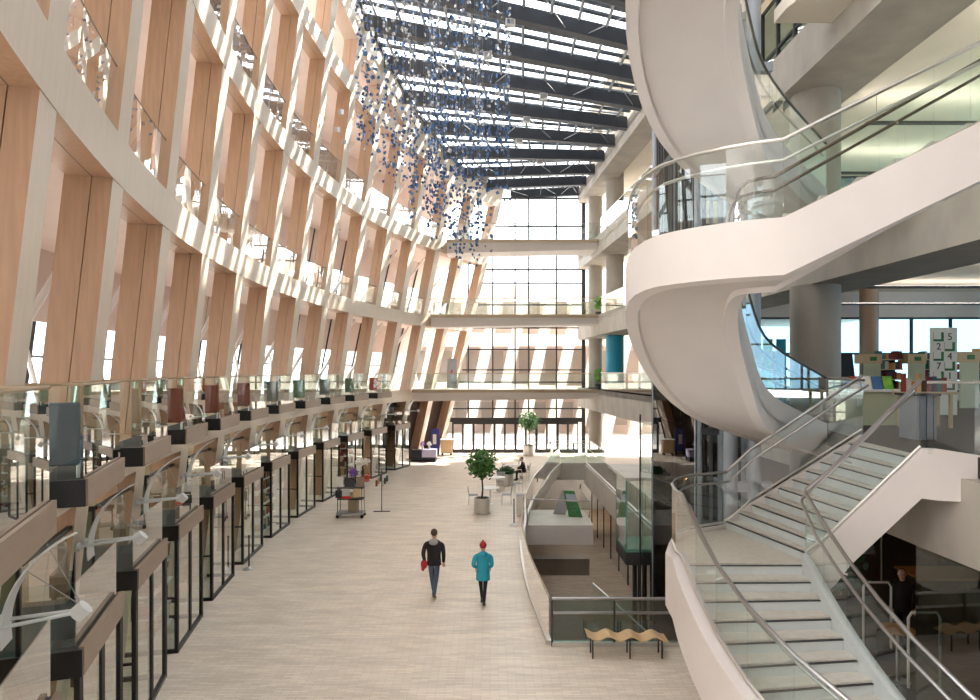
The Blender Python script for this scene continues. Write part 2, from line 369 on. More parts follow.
# ------------------------------------------------------------------ end wall glazing
YE=48.0
def end_left(z): return P(13.15,z,-.2).x+.15
w_=struct(MB().tube([(end_left(0),YE,0),(end_left(18.6),YE,18.6)],.12,6),'window_2','dark_frame')
for x in (-1.6,.2,1.85,2.85,4.9,6.9):
    z0=3.3 if x>-1.7 else 0
    zt=18.5+(x+1)*.1
    MB().box(x-.05 if x<6.8 else x-.13,x+.05 if x<6.8 else x+.13,YE-.15,YE+.1,0 if x>6.8 else (2.42),zt).build('mullion','dark_frame',w_)
for z in (2.42,3.25,4.35,5.2,6.1,7.6,9.2,10.9,12.5,13.5,14.6,15.6,16.7,18.75):
    xl=end_left(z); big=z in(2.42,)
    MB().box(xl,6.95,YE-.12,YE+.08,z-(.16 if big else .05),z+(.16 if big else .05)).build('transom','dark_frame',w_)
mb=MB(); mb.add([(end_left(3),YE,3),(6.9,YE,3),(6.9,YE,19.3),(end_left(19.0),YE,19.0)],[(0,1,2,3)]); mb.build('glazing','glass_clear',w_)
# entrance doors
xs=[-2.8,-1.25,.3,1.85,3.4,4.95,6.5]
t=thing('entrance_doors',(2,YE,0),'long row of dark framed glass entrance doors at the far end','door')
for k in range(6):
    x0,x1=xs[k],xs[k+1]
    mb=MB(); mb.box(x0,x0+.12,YE-.12,YE+.08,0,2.3); mb.box(x1-.06,x1,YE-.12,YE+.08,0,2.3); mb.box(x0+.12,x1-.06,YE-.1,YE+.06,0,.25); mb.box(x0+.12,x1-.06,YE-.1,YE+.06,2.1,2.3); mb.box((x0+x1)/2-.05,(x0+x1)/2+.09,YE-.1,YE+.06,.25,2.1)
    d=mb.build('door','dark_frame',t); MB().box(x0+.12,x1-.06,YE-.01,YE,.25,2.1).build('pane','glass_clear',d)
# ------------------------------------------------------------------ bridges
def bridge(z,xl,label,nm):
    t=thing('footbridge',(2,41.6,z),label,'footbridge')
    YB0,YB1=41.6,44.2; xr=6.95
    mb=MB(); mb.box(xl,xr,YB0,YB1,z-.12,z); mb.build('deck','concrete_pale',t)
    mb=MB(); mb.hexa([(xl,YB0+.5,z-.75),(xr,YB0+.25,z-.55),(xr,YB1-.25,z-.55),(xl,YB1-.5,z-.75)],[(xl,YB0+.05,z-.12),(xr,YB0+.05,z-.12),(xr,YB1-.05,z-.12),(xl,YB1-.05,z-.12)]); mb.build('underside_fairing','plaster',t)
    MB().box(xl,xr,YB0-.06,YB0,z-.16,z+.04).build('edge_trim','bronze_rail',t)
    for y,nn in ((YB0-.02,'front'),(YB1,'rear')):
        x=xl
        while x<xr-.1:
            x2=min(x+2.2,xr); MB().box(x+.01,x2-.01,y,y+.015,z+.03,z+1.05).build('glass_pane','glass_green',t); x=x2
        MB().tube([(xl,y,z+1.06),(xr,y,z+1.06)],.022,6).build('handrail','bronze_rail',t)
bridge(Z2,-5.0,'lowest of the three pale footbridges crossing the far end of the atrium','2')
bridge(Z3,-3.8,'middle of the three pale footbridges crossing the far end of the atrium','3')
bridge(Z4,-2.8,'topmost of the three pale footbridges crossing the far end of the atrium','4')
# ------------------------------------------------------------------ right building
XR=24
edge3=[(8.55,13.2),(8.45,20),(7.8,30),(6.95,41.4),(6.5,48.2)]
edge4=[(7.95,13.2),(7.95,20),(7.6,30),(6.95,41.4),(6.5,48.2)]
L2poly=[(6.9,-3),(6.9,9.3),(6.25,9.42),(6.42,11.12),(6.9,13.3),(6.6,14.5),(6.6,15.1),(8.3,15.1),(8.3,20.5),(7.8,30),(6.95,41.4),(6.5,48.2),(XR,48.2),(XR,-3)]
L3poly=[(7.36,-3),(7.36,9.5),(8.55,9.5),(8.55,12.9),(6.9,13.3),(6.6,14.5),(6.6,15.1),(8.5,15.1)]+edge3[1:]+[(XR,48.2),(XR,-3)]
L4poly=[(7.95,-3),(7.95,12.9),(6.9,13.3),(6.6,14.5),(6.6,15.1),(7.95,15.1)]+edge4[1:]+[(XR,48.2),(XR,-3)]
L5poly=[(7.95,-3)]+edge4[1:]+[(XR,48.2),(XR,-3)]
struct(MB().prism(L2poly,Z2-.3,Z2),'floor','carpet')
struct(MB().prism(L3poly,Z3-.3,Z3),'floor','soffit_cream')
struct(MB().prism(L4poly,Z4-.3,Z4),'floor','soffit_cream')
struct(MB().prism(L5poly,Z5-.3,Z5+.0),'floor','soffit_cream')
struct(MB().prism([(8.3,-3)]+edge4[1:]+[(XR,48.2),(XR,-3)],23.6,23.9),'ceiling','soffit_cream')
def ebeam(path,z0,z1,th,label):
    t=thing('concrete_beam',(path[0][0],path[0][1],z0),label,'beam'); mb=MB()
    rings=[]
    for p in path: rings.append([(p[0],p[1],z0),(p[0]+th,p[1],z0),(p[0]+th,p[1],z1),(p[0],p[1],z1)])
    mb.loft(rings); mb.build('beam_body','concrete',t)
ebeam([(6.7,-3),(6.7,9.6),(6.7,11.15)],Z2-1.52,Z2-.31,.9,'deep stained concrete beam under the floor at the lower right')
ebeam([(8.3,15.2),(8.3,20.5),(7.8,30),(6.95,41.4),(6.5,48)],Z2-1.4,Z2+.0,.8,'concrete edge beam of the second floor right of the opening, behind the lift shaft')
ebeam([(8.55,2),(8.55,13.2)]+edge3[1:],Z3-1.28,Z3+.04,1.9,'grey concrete beam resting on the big round column, passing behind the white stair')
ebeam([(7.92,2),(7.92,13.2)]+edge4[1:],Z4-.9,Z4+.32,1.9,'massive grey concrete beam at the top right above the round column')
ebeam([(7.92,2),(7.92,13.2)]+edge4[1:],Z5-.8,Z5+.25,1.3,'topmost concrete beam carrying the right edge of the glass roof')
def column(x,y,r,z0,z1,label,m='concrete',group=None):
    t=thing('round_column',(x,y,z0),label,'column',group); MB().lathe((x,y,0),[(r,z0),(r,z1)],32).build('shaft',m,t,smooth=True)
    MB().lathe((x,y,0),[(r+.012,z0),(r+.012,z0+.08)],32).build('base_ring','seam',t,smooth=True)
column(8.85,17.7,.63,Z2,Z3-1.28,'thick grey concrete column at library floor level behind the curving stair')
column(8.85,17.7,.63,Z3,Z4-.9,'thick grey concrete column one floor up, under the massive top right beam')
column(8.85,17.7,.63,0,Z2-.3,'thick concrete column standing in the dark ground floor area')
for z,zt,f in((0,Z2-.3,'ground'),(Z2,Z3-.3,'second'),(Z3,Z4-.3,'third'),(Z4,Z5-.3,'fourth'),(Z5,23.6,'top')):
    column(7.55,46.5,.5,z,zt,'round concrete column at the far right of the %s floor beside the glass end wall'%f)
    z>0 and column(8.1,42.2,.58,z,zt,('teal painted round column' if z==Z2 else 'round concrete column')+' standing nearer than the end column on the %s floor'%f,'teal' if z==Z2 else 'concrete')
column(15.1,25.9,.34,Z2,Z3-.3,'slender tan column among the bookshelves','taupe')
column(20.5,26.0,.38,Z2,Z3-.3,'slender tan column at the far right of the library windows','taupe')
struct(MB().box(8.3,XR,-3,22.5,23.9,29),'wall_right','concrete_pale')  # unseen upper block, added to keep sun off the near curved wall
struct(MB().box(-16,8.3,-5.2,-5,-.0,29),'wall_near','plaster'); struct(MB().box(-6.2,8.3,-5,-3.2,-.0,.01),'floor','floor_stone') if False else None  # unseen solid wall behind the camera, added to cut the frontal light
# guards of the right floors
for z,pth,nm in((Z3,edge3,'third'),(Z4,edge4,'fourth'),(Z2,[(8.3,20.5),(7.8,30),(6.95,41.4)],'second')):
    pp=[V((a[0]+.1,a[1])) for a in pth[1 if z!=Z2 else 0:4 if z!=Z2 else 3]]
    q=[]
    for a,b in zip(pp[:-1],pp[1:]): q+= [a.lerp(b,k/5) for k in range(5)]
    q.append(pp[-1])
    guard('glass_balustrade',q,'glass balustrade along the edge of the %s floor on the right side'%nm,z=z+(.3 if z==Z4 else .05),base=False,rail='brushed')
# library back wall : windows
w3=struct(MB().box(11,XR,26.9,27.1,Z2,Z2+.35).box(11,XR,26.9,27.1,Z3-1.35,Z3-.3),'wall_far','plaster')
wb=struct(MB(),'window_3','dark_frame') if False else None
def winwall(name,x0,x1,y,z0,z1,step,axis='x',m='glass_blue'):
    mb=MB()
    n=int(round((x1-x0)/step))
    for k in range(n+1):
        x=x0+(x1-x0)*k/n
        mb.box(x-.04,x+.04,y-.06,y+.06,z0,z1) if axis=='x' else mb.box(y-.06,y+.06,x-.04,x+.04,z0,z1)
    for z in(z0,z1-.08,(z0+z1)/2 if z1-z0>3 else z0):
        mb.box(x0,x1,y-.05,y+.05,z,z+.08) if axis=='x' else mb.box(y-.05,y+.05,x0,x1,z,z+.08)
    w=struct(mb,name,'dark_frame')
    g=MB(); g.box(x0,x1,y-.005,y+.005,z0,z1) if axis=='x' else g.box(y-.005,y+.005,x0,x1,z0,z1); g.build('glazing',m,w)
winwall('window_3',11,XR,27,Z2+.35,Z3-1.35,1.6)
winwall('window_4',-3,27,XR,Z2+.35,Z3-.3,3,'y')
winwall('window_5',11,XR,27,Z3+.1,Z4-.3,1.6); winwall('window_6',-3,27,XR,Z3+.1,Z4-.3,3,'y'); winwall('window_9',15.2,22.4,9.4,Z4+.35,Z5-.9,1.2,'y','glass_dark'); winwall('window_7',11,XR,27,Z4+.1,Z5-.3,1.6)
struct(MB().box(9.6,11,27,27.2,0,Z5),'wall_far','concrete_pale'); struct(MB().box(11,11.2,27,48,Z2,23.6),'wall_right','concrete_pale')
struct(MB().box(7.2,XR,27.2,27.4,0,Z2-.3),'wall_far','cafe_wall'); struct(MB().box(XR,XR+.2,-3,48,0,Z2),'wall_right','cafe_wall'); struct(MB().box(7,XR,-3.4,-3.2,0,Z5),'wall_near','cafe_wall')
# ------------------------------------------------------------------ roof
def xleft(Y):    # crescent top edge
    lo,hi=-2.0,14.0
    for _ in range(30):
        m_=(lo+hi)/2
        if P(m_,ZTOP(m_)).y<Y: lo=m_
        else: hi=m_
    p=P(lo,ZTOP(lo)); return p.x,p.z
def xright(Y):
    return (6.95+(41.4-Y)*.057 if Y>30 else 7.6+(30-Y)*.03), 19.45
ys=[47.9-2.62*k for k in range(20)]
for k,Y in enumerate(ys):
    xl,zl=xleft(Y); xr,zr=xright(Y)
    t=thing('roof_beam',(0,Y,(zl+zr)/2),'dark blue grey steel roof beam crossing under the glass, %s from the far end'%(ORD+['seventeenth','eighteenth','nineteenth','twentieth'])[k].replace('nearest','first'),'beam','dark roof beams under the glass roof')
    mb=MB(); mb.hexa([(xl,Y-.12,zl-.45),(xr,Y-.12,zr-.45),(xr,Y+.12,zr-.45),(xl,Y+.12,zl-.45)],[(xl,Y-.12,zl+.15),(xr,Y-.12,zr+.15),(xr,Y+.12,zr+.15),(xl,Y+.12,zl+.15)]); mb.build('girder','roof_steel',t)
    mb=MB(); mb.hexa([(xl,Y-.2,zl-.5),(xr,Y-.2,zr-.5),(xr,Y+.2,zr-.5),(xl,Y+.2,zl-.5)],[(xl,Y-.2,zl-.45),(xr,Y-.2,zr-.45),(xr,Y+.2,zr-.45),(xl,Y+.2,zl-.45)]); mb.build('flange','roof_steel',t)
def roofpt(u,Y,dz=0):
    xl,zl=xleft(Y); xr,zr=xright(Y); return V((xl+(xr-xl)*u,Y,zl+(zr-zl)*u+dz))
t=thing('roof_rafters',(0,30,21),'thin steel glazing bars running along the length of the glass roof','glazing bar')
for a in range(12):
    u=a/12+.04
    MB().tube([roofpt(u,Y,.12) for Y in ys],.07,4).build('rafter','roof_bar',t)
    mb=MB()
for a in range(5):
    u=a/5+.15
    for k in range(0,len(ys)-1,1):
        pass
tr=thing('roof_tie_rods',(0,30,20),'slender pale tie rods zigzagging beneath the roof beams','tie rod')
for k in range(1,13,2):
    for u0 in (.15,.55,.85):
        a=roofpt(u0,ys[k],-.45); b=roofpt(u0+.12,ys[k-1],-.35); c=roofpt(u0-.12,ys[k-1],-.35)
        MB().tube([b,a,c],.025,5).build('rod','roof_bar',tr); 
mb=MB()
def quadslab(mb,u0,u1,y0,y1,dz,th):
    a=[roofpt(u0,y0,dz),roofpt(u1,y0,dz),roofpt(u1,y1,dz),roofpt(u0,y1,dz)]; mb.hexa([p-V((0,0,th)) for p in a],a)
g=MB()
for y0,y1 in zip(ys[:-1],ys[1:]):
    a=[roofpt(0,y0,.42),roofpt(1,y0,.42),roofpt(1,y1,.42),roofpt(0,y1,.42)]; g.add(a,[(0,1,2,3)])
rg=struct(g,'window_8','glass_clear')
t=thing('roof_purlins',(0,30,20.8),'slim grey purlins set between the dark beams under the roof glass','purlin')
for j,(y0,y1) in enumerate(zip(ys[:-1],ys[1:])):
    mb=MB()
    for k in (1,2,3):
        y=y0+(y1-y0)*k/4; mb.hexa([roofpt(0,y-.09,.16),roofpt(1,y-.09,.16),roofpt(1,y+.09,.16),roofpt(0,y+.09,.16)],[roofpt(0,y-.09,.26),roofpt(1,y-.09,.26),roofpt(1,y+.09,.26),roofpt(0,y+.09,.26)])
    mb.build('purlin_row','purlin_grey',t)
t=thing('roof_louvres',(0,30,21),'pale sun louvre slats set in rows on the glass roof','louvre')
for j,(y0,y1) in enumerate(zip(ys[:-1],ys[1:])):
    mb=MB()
    for k in range(1,4):
        y=y0+(y1-y0)*k/4
        w=.2
        mb.hexa([roofpt(0,y-w,.5),roofpt(1,y-w,.5),roofpt(1,y-w,.53),roofpt(0,y-w,.53)],[roofpt(0,y+w,.62),roofpt(1,y+w,.62),roofpt(1,y+w,.65),roofpt(0,y+w,.65)])
    mb.build('louvre_row','louvre',t)
for k,u in((7,.42),(8,.5),(9,.44),(6,.62),(5,.55),(10,.3),(4,.5),(3,.6),(11,.55)):
    p=roofpt(u,ys[k],-.5)
    t=thing('roof_spotlight',p,'small white box spotlight fixed under a dark roof beam','spotlight','spotlights under the roof beams')
    MB().box(p.x-.2,p.x+.2,p.y-.16,p.y+.1,p.z-.28,p.z).build('housing','lamp_white',t); MB().box(p.x-.15,p.x+.15,p.y-.18,p.y-.16,p.z-.24,p.z-.05).build('lens','hood_grey',t)
# ------------------------------------------------------------------ spiral stair
CX,CY,RO,RI=4.15,9.75,2.13,.45
def spiral_path():
    pts=[]  # (outer xy, inner xy, floor rel)
    prof=[(90,-.5),(110,-.07),(135,.68),(155,1.25),(180,1.67),(200,1.69),(252,1.69)]
    b0=(V((6.6,14.5)),V((6.9,13.3))); b1=(V((CX,CY+3.15)),V((4.73,CY+1.6)))
    for k in range(6):
        u=k/6; o=b0[0].lerp(b1[0],u); o.y+= .3*math.sin(pi*u)*u; i_=b0[1].lerp(b1[1],u); i_.y+=.12*math.sin(pi*u)*u; pts.append((o,i_,-1.22+(.72)*u))
    for a in range(90,253,9):
        for (a0,z0),(a1,z1) in zip(prof[:-1],prof[1:]):
            if a0<=a<=a1: z=z0+(z1-z0)*(a-a0)/(a1-a0); break
        t=R_(a); d=V((math.cos(t),math.sin(t)))
        ks=max(0,math.sin(t)); xr=RO-.13*max(0,math.sin(2*(pi-t))) if a<180 else RO; pts.append((V((CX+d.x*xr,CY+d.y*(3.15 if a<180 else RO))),(V((3.78+.95*math.sin(t)**2,CY+1.6*math.sin(t))) if a<180 else V((4.2+.42*math.cos(t),CY+.45*math.sin(t)))),z))
    for _ in range(4):
        q=list(pts)
        for k in range(1,len(pts)-6): q[k]=(pts[k-1][0]*.25+pts[k][0]*.5+pts[k+1][0]*.25,pts[k-1][1]*.25+pts[k][1]*.5+pts[k+1][1]*.25,pts[k-1][2]*.25+pts[k][2]*.5+pts[k+1][2]*.25)
        pts=q
    o0,i0,_=pts[-1]
    for k in range(1,10):
        u=k/9; pts.append((V((o0.x+(7.4-o0.x)*u,o0.y+(7.62-o0.y)*min(1,u*3))),V((max(i0.x,i0.x+(7.4-i0.x)*u),i0.y+(9.3-i0.y)*min(1,u*2))),1.69+1.89*u))
    return pts
SP=spiral_path()
def z3(v,z): return V((v.x,v.y,z))
def make_spiral(dz,label,which):
    t=thing('curving_stair',(CX,CY,dz+EYE-1.2),label,'staircase')
    pts=SP; Z=EYE+dz
    rings_o=[];rings_s=[];rings_i=[]
    for o,i,z in pts:
        d=(i-o).normalized(); zt=Z+z+.14; zb=Z+z-.55
        rings_o.append([z3(o,zt),z3(o,zb),z3(o+d*.03,zb),z3(o+d*.12,zt)])
        rings_s.append([z3(o+d*.03,zb),z3(o+d*.2,zb-.03),z3(o+d*.22,zb+.05),z3(i-d*.22,zb+.05),z3(i-d*.2,zb-.03),z3(i,zb),z3(i,Z+z-.22),z3(o+d*.03,Z+z-.2)])
        rings_i.append([z3(i,zt),z3(i-d*.10,zt),z3(i-d*.10,Z+z-.3),z3(i,Z+z-.3)])
    MB().loft(rings_o).build('outer_stringer','plaster',t,smooth=True)
    MB().loft(rings_s).build('soffit','plaster',t,smooth=True)
    MB().loft(rings_i).build('inner_stringer','plaster',t,smooth=True)
    mb=MB(); zc=None
    for k in range(len(pts)-1):
        (o0,i0,z0),(o1,i1,z1)=pts[k],pts[k+1]; n=max(1,round(abs(z1-z0)/.17))
        for s in range(n):
            a0,a1=s/n,(s+1)/n; zz=Z+z0+(z1-z0)*a1
            oa,ob=o0.lerp(o1,a0),o0.lerp(o1,a1); ia,ib=i0.lerp(i1,a0),i0.lerp(i1,a1)
            oa=oa.lerp(ia,.07); ob=ob.lerp(ib,.07); ia=ia.lerp(oa,.06); ib=ib.lerp(ob,.06)
            mb.hexa([z3(oa,zz-.2),z3(ob,zz-.2),z3(ib,zz-.2),z3(ia,zz-.2)],[z3(oa,zz),z3(ob,zz),z3(ib,zz),z3(ia,zz)])
    mb.build('treads','stone_tread',t)
    g=thing('stair_balustrade',(CX-RO,CY,Z+1.7),'glass and steel balustrade on the %s'%which,'railing')
    for side,glm in((0,'glass_green'),(1,'glass')):
        path=[(p[side].lerp(p[1-side],.03),p[2]) for p in pts]
        sel=path if side==0 else path
        for k in range(0,len(sel)-1):
            (a,za),(b,zb)=sel[k],sel[k+1]
            MB().plate(a,b,Z+za+.10,Z+za+1.06,.014,Z+zb+.1,Z+zb+1.06).build('glass_pane',glm,g)
        rm='brushed' if side==0 else 'dark_rail'
        MB().tube([z3(a,Z+za+1.08) for a,za in sel],.026,8).build('top_rail',rm,g,smooth=True)
        d=.09
        path2=[(p[side].lerp(p[1-side],d),p[2]) for p in pts]
        MB().tube([z3(a,Z+za+.86) for a,za in path2],.022,8).build('handrail',rm,g,smooth=True)
        MB().tube([z3(a,Z+za+.12) for a,za in sel],.03,6).build('shoe_rail','bronze_rail',g)
    return t
make_spiral(0,'huge white curving stair sweeping from the library floor up to the next floor, centre right','lower sweep of the white curving stair')
make_spiral(4.8,'upper sweep of the white curving stair, cut off by the top of the picture','upper sweep of the white curving stair')
p=V((3.2,9.0,EYE+4.8+1.19)); t=thing('soffit_sensor',p,'tiny dark round sensor under the upper white stair sweep','sensor'); MB().lathe(p,[(.05,-.04),(.08,0)],16).build('cap','charcoal',t)
# ------------------------------------------------------------------ lower stair (ground to level 2)
t=thing('lower_stair',(3.9,9.9,0),'pale stair rising from the lower right, turning at a landing up to the library floor','staircase')
def LX(Y):
    d=max(0,9.9-Y); return 3.0+(.055*d**2.6 if d<3 else .957+.83*(d-3))
def RX(Y):
    d=max(0,9.9-Y); return 4.74+(.045*d**2.5 if d<3 else .70+.58*(d-3))
SL,SR=.305,.265
treads=MB(); risers=MB(); nos=MB()
RL=-2.92
for k in range(1,19):
    y0=9.9-SL*(k-1); y1=9.9-SL*k; v0=9.9-SR*(k-1); v1=9.9-SR*k; zt=EYE+RL-.172*(k-1); zn=zt-.172
    a=[V((LX(y0),y0)),V((RX(v0),v0)),V((RX(v1),v1)),V((LX(y1),y1))]
    if k<18: treads.hexa([z3(p,zn-.22) for p in a],[z3(p,zn) for p in a])
    risers.plate(a[0]+V((0,-.012)),a[1]+V((0,-.012)),zn,zt-.03,.02); nos.plate(a[0]+V((0,-.01)),a[1]+V((0,-.01)),zt-.045,zt-.03,.05)
land=[(3.0,9.9),(4.74,9.9),(4.85,9.97),(4.4,12.05),(3.55,11.62),(3.05,10.95),(2.9,10.3)]
treads.prism(land,EYE+RL-.25,EYE+RL)
I0,I1=V((4.85,9.97)),V((6.25,9.5)); O0,O1=V((4.4,12.05)),V((6.42,11.12))
for k in range(10):
    a0,a1=k/10,(k+1)/10; zt=EYE+RL+.17*(k+1)
    a=[I0.lerp(I1,a0),O0.lerp(O1,a0),O0.lerp(O1,a1),I0.lerp(I1,a1)]
    treads.hexa([z3(p,zt-.35) for p in a],[z3(p,zt) for p in a])
    off=V((-.012,0)); risers.plate(a[0]+off,a[1]+off,zt-.17,zt-.03,.02); nos.plate(a[0]+V((-.01,0)),a[1]+V((-.01,0)),zt-.045,zt-.03,.05)
treads.build('treads','stone_tread',t); risers.build('risers','riser',t); nos.build('nosings','nosing',t)
# stringers
yy=[9.9-SL*k for k in range(0,19)]; yr=[9.9-SR*k for k in range(0,19)]
zl=lambda Y:EYE+RL-.172*((9.9-Y)/SL)
zr=lambda Y:EYE+RL-.172*((9.9-Y)/SR)
outer_path=[(V((LX(y)-.0,y)),zl(y)) for y in yy][::-1]+[(V((2.92,10.2)),EYE+RL),(V((3.03,10.8)),EYE+RL),(V((3.22,11.25)),EYE+RL),(V((3.6,11.7)),EYE+RL),(V((4.4,12.1)),EYE+RL)]
rg=[]
for p,z in outer_path:
    w_=.24 if p.y<9.8 else max(.06,.24-.18*(p.y-9.8)); h_=.85 if p.y<10 else max(.4,.85-.5*(p.y-10)); rg.append([z3(p,max(z-h_,0.0)),z3(p-V((w_,0)),max(z-h_,0)),z3(p-V((w_,0)),z+.06),z3(p,z+.06)])
MB().loft(rg).build('outer_stringer','plaster',t,smooth=True)
inner_path=[(V((RX(y),y)),zr(y)) for y in yr][::-1]
rg=[[z3(p,max(z-.75,0)),z3(p+V((.13,0)),max(z-.75,0)),z3(p+V((.13,0)),z+.14),z3(p,z+.14)] for p,z in inner_path]
MB().loft(rg).build('inner_stringer','riser',t,smooth=True)
fl_path=[(I0.lerp(I1,k/8),EYE+RL+1.7*k/8+.10) for k in range(9)]+[(V((6.45,9.44)),EYE-1.22+.1),(V((6.98,9.3)),EYE-1.22+.02)]
rg=[]
for k,(p,z) in enumerate(fl_path):
    zb=z-.72 if k<9 else EYE-1.86
    if k<3: zb=z-.80
    rg.append([z3(p,zb),z3(p-V((.02,.12)),zb),z3(p-V((.02,.12)),z),z3(p,z)])
MB().loft(rg).build('upper_flight_stringer','plaster',t)
rg=[]
for k in range(9):
    u=k/8; z=EYE+RL+1.7*u; i_,o_=I0.lerp(I1,u),O0.lerp(O1,u)
    rg.append([z3(i_,z-.58),z3(o_,z-.58),z3(o_,z-.15),z3(i_,z-.15)])
MB().loft(rg).build('upper_flight_soffit','plaster',t)
rg=[]
for y,v in list(zip(yy,yr))[::-1]:
    z=zl(y); rg.append([(LX(y),y,max(z-.6,0)),(RX(v),v,max(z-.6,0)),(RX(v),v,max(z-.25,.0)+.01),(LX(y),y,max(z-.25,0)+.01)])
MB().loft(rg).build('lower_flight_soffit','plaster',t)
MB().prism(land,EYE+RL-.6,EYE+RL-.25).build('landing_soffit','plaster',t)
rg=[]
for u in [k/8 for k in range(9)]:
    z=EYE+RL+1.7*u+.12; o_=O0.lerp(O1,u)+V((0,.08)); rg.append([z3(o_,z-.7),z3(o_+V((0,.1)),z-.7),z3(o_+V((0,.1)),z),z3(o_,z)])
MB().loft(rg).build('back_stringer','plaster',t)
def srail(name,path,label,zoff,h,glm='glass_green',rm='steel',hand=True,inward=None):
    g=thing(name,z3(path[0][0],path[0][1]),label,'railing')
    for (a,za),(b,zb) in zip(path[:-1],path[1:]):
        MB().plate(a,b,za+zoff,za+h,.014,zb+zoff,zb+h).build('glass_pane',glm,g)
    MB().tube([z3(a,za+h+.02) for a,za in path],.028,8).build('top_rail',rm,g,smooth=True)
    if hand:
        MB().tube([z3(a+inward(a),za+h-.14) for a,za in path],.022,8).build('handrail',rm,g,smooth=True)
        for (a,za) in path[2:-1:5]:
            MB().tube([z3(a,za+h-.2),z3(a+inward(a),za+h-.16)],.014,6).build('bracket','brushed',g)
    MB().tube([z3(a,za+.11) for a,za in path],.022,6).build('shoe_rail','brushed',g)
    return g
yy2=yy[::2]; yr2=yr[::2]
op=[(V((LX(y)-.07,y)),zl(y)) for y in yy2][::-1]+outer_path[-5:]+[(O0.lerp(O1,u)+V((0,.1)),EYE+RL+1.7*u+.1) for u in(.2,.4,.6,.8,1)]
srail('stair_balustrade',op,'curved glass balustrade on the outer left side of the lower stair',.1,1.02,inward=lambda a:V((.1,-.02)) if a.y<11.4 else V((0,-.12)))
ip=[(V((RX(y)+.065,y)),zr(y)) for y in yr2][::-1]+[(I0.copy()+V((-.02,-.04)),EYE+RL+.05)]+[(I0.lerp(I1,u)-V((0,.06)),EYE+RL+1.7*u+.02) for u in(.2,.4,.6,.8,1)]
srail('stair_balustrade',ip,'glass balustrade with twin steel rails on the inner right side of the lower stair',.1,1.04,inward=lambda a:V((-.12,0)) if a.y<9.9 and a.x<6.2 and a.y<9.85 else V((0,.12)))
# L2 deck guards
guard('glass_balustrade',[(6.3,9.36),(6.9,9.25),(6.95,6.5),(6.95,4.0),(6.95,1.5)],'dark glass balustrade on the library floor edge at the right frame edge',z=Z2,rail='brushed',base=False,glassm='glass_green')
guard('glass_balustrade',[(6.44,11.2),(6.88,13.2)],'short glass balustrade between the two stairs on the library floor',z=Z2,rail='dark_rail',base=False,glassm='glass_green')
guard('glass_balustrade',[(6.65,14.6),(6.65,15.05),(8.3,15.05)],'glass balustrade behind the foot of the curving stair',z=Z2,rail='brushed',base=False,glassm='glass_green')
# ------------------------------------------------------------------ lift shaft
t=thing('lift_shaft',(6.6,17,ZB),'tall dark steel and glass lift shaft behind the white curving stair','lift shaft')
cols=[(5.35,14.45),(5.86,14.45),(4.9,15.3),(6.0,15.3),(4.9,19.3),(6.0,19.3),(5.45,15.3),(5.45,19.3)]
for n_,(x,y) in enumerate(cols): MB().tube([(x,y,ZB),(x,y,22)],.155 if n_<2 else .09,14).build('post','steel_blue',t,smooth=True)
for z in (3.45,5.35,8.1,10.1,12.2,12.75,17.0):
    mb=MB(); mb.box(5.2,6.25,14.35,14.55,z-.1,z+.1); mb.box(5.25,5.45,14.5,15.3,z-.08,z+.08); mb.build('strut','steel_blue',t)
for z in (-.2,2.4,4.6,7.0,9.4,11.8,14.2,16.6,19.0):
    mb=MB(); mb.box(4.9,6.0,15.25,15.35,z-.08,z+.08); mb.box(4.85,4.95,15.3,19.3,z-.08,z+.08); mb.box(4.9,6.0,19.25,19.35,z-.08,z+.08); mb.build('ring_beam','charcoal',t)
for y in [15.6,15.9,16.3,16.5,17.1,17.5,17.7,18.2,18.5,18.8,19.0]: MB().box(4.87,4.93,y-.03,y+.03,ZB,22).build('guide_rail','dark_frame',t)
for x in [5.1,5.25,5.6,5.8]: MB().box(x-.03,x+.03,19.22,19.3,ZB,22).build('guide_rail','charcoal',t)
for n_,x in enumerate([5.08,5.2,5.35,5.6,5.78]): MB().tube([(x,17,ZB),(x,17,22)],.05,8).build('cable_pipe',['steel_blue','dark_frame'][n_%2],t,smooth=True)
MB().box(4.82,4.84,15.2,19.4,ZB,9.4).build('side_glass','glass_smoke',t); MB().box(4.84,6.05,15.18,15.2,ZB,9.4).build('front_glass','glass_clear',t)
MB().box(6.1,6.15,15.2,19.4,ZB,9.4).build('rear_panel','glass_smoke',t)
t=thing('lift_car',(5.2,22,0),'glass lift car with pale roof standing beside the floor opening','lift')
MB().box(4.45,6.08,21.4,24.6,2.4,2.5).build('roof','concrete_pale',t); MB().box(4.5,6.1,21.5,23.2,.02,.12).build('floor_panel','glass_edge',t); MB().box(4.5,6.1,21.5,23.2,-.4,.02).build('base','charcoal',t)
for x0,x1,y0,y1 in((4.5,4.52,21.5,23.2),(4.52,6.1,21.5,21.52),(4.52,6.1,23.18,23.2)): MB().box(x0,x1,y0,y1,.12,2.4).build('glass_wall','glass_green',t)
for x,y in((4.52,21.52),(6.08,21.52),(4.52,23.18),(6.08,23.18)): MB().box(x-.025,x+.025,y-.025,y+.025,.12,2.4).build('corner_post','glass_edge',t)
for z in(1.0,): MB().tube([(4.6,21.6,z),(4.6,23.1,z),(6.0,23.1,z)],.02,6).build('handrail','brushed',t)
for x,y in((4.9,22),(5.3,22.3),(5.7,22.0)): MB().tube([(x,y,ZB),(x,y,-.4)],.08,8).build('piston','charcoal',t)
t=thing('glass_screen',(4.9,20.8,0),'tall frameless glass screen rising beside the lift, right of the opening','screen')
MB().plate((4.9,21.2),(5.3,19.6),0,4.4,.02).build('glass_pane','glass',t); MB().box(4.88,4.93,21.2,21.25,ZB,Z2-.2).build('edge_post','dark_frame',t)
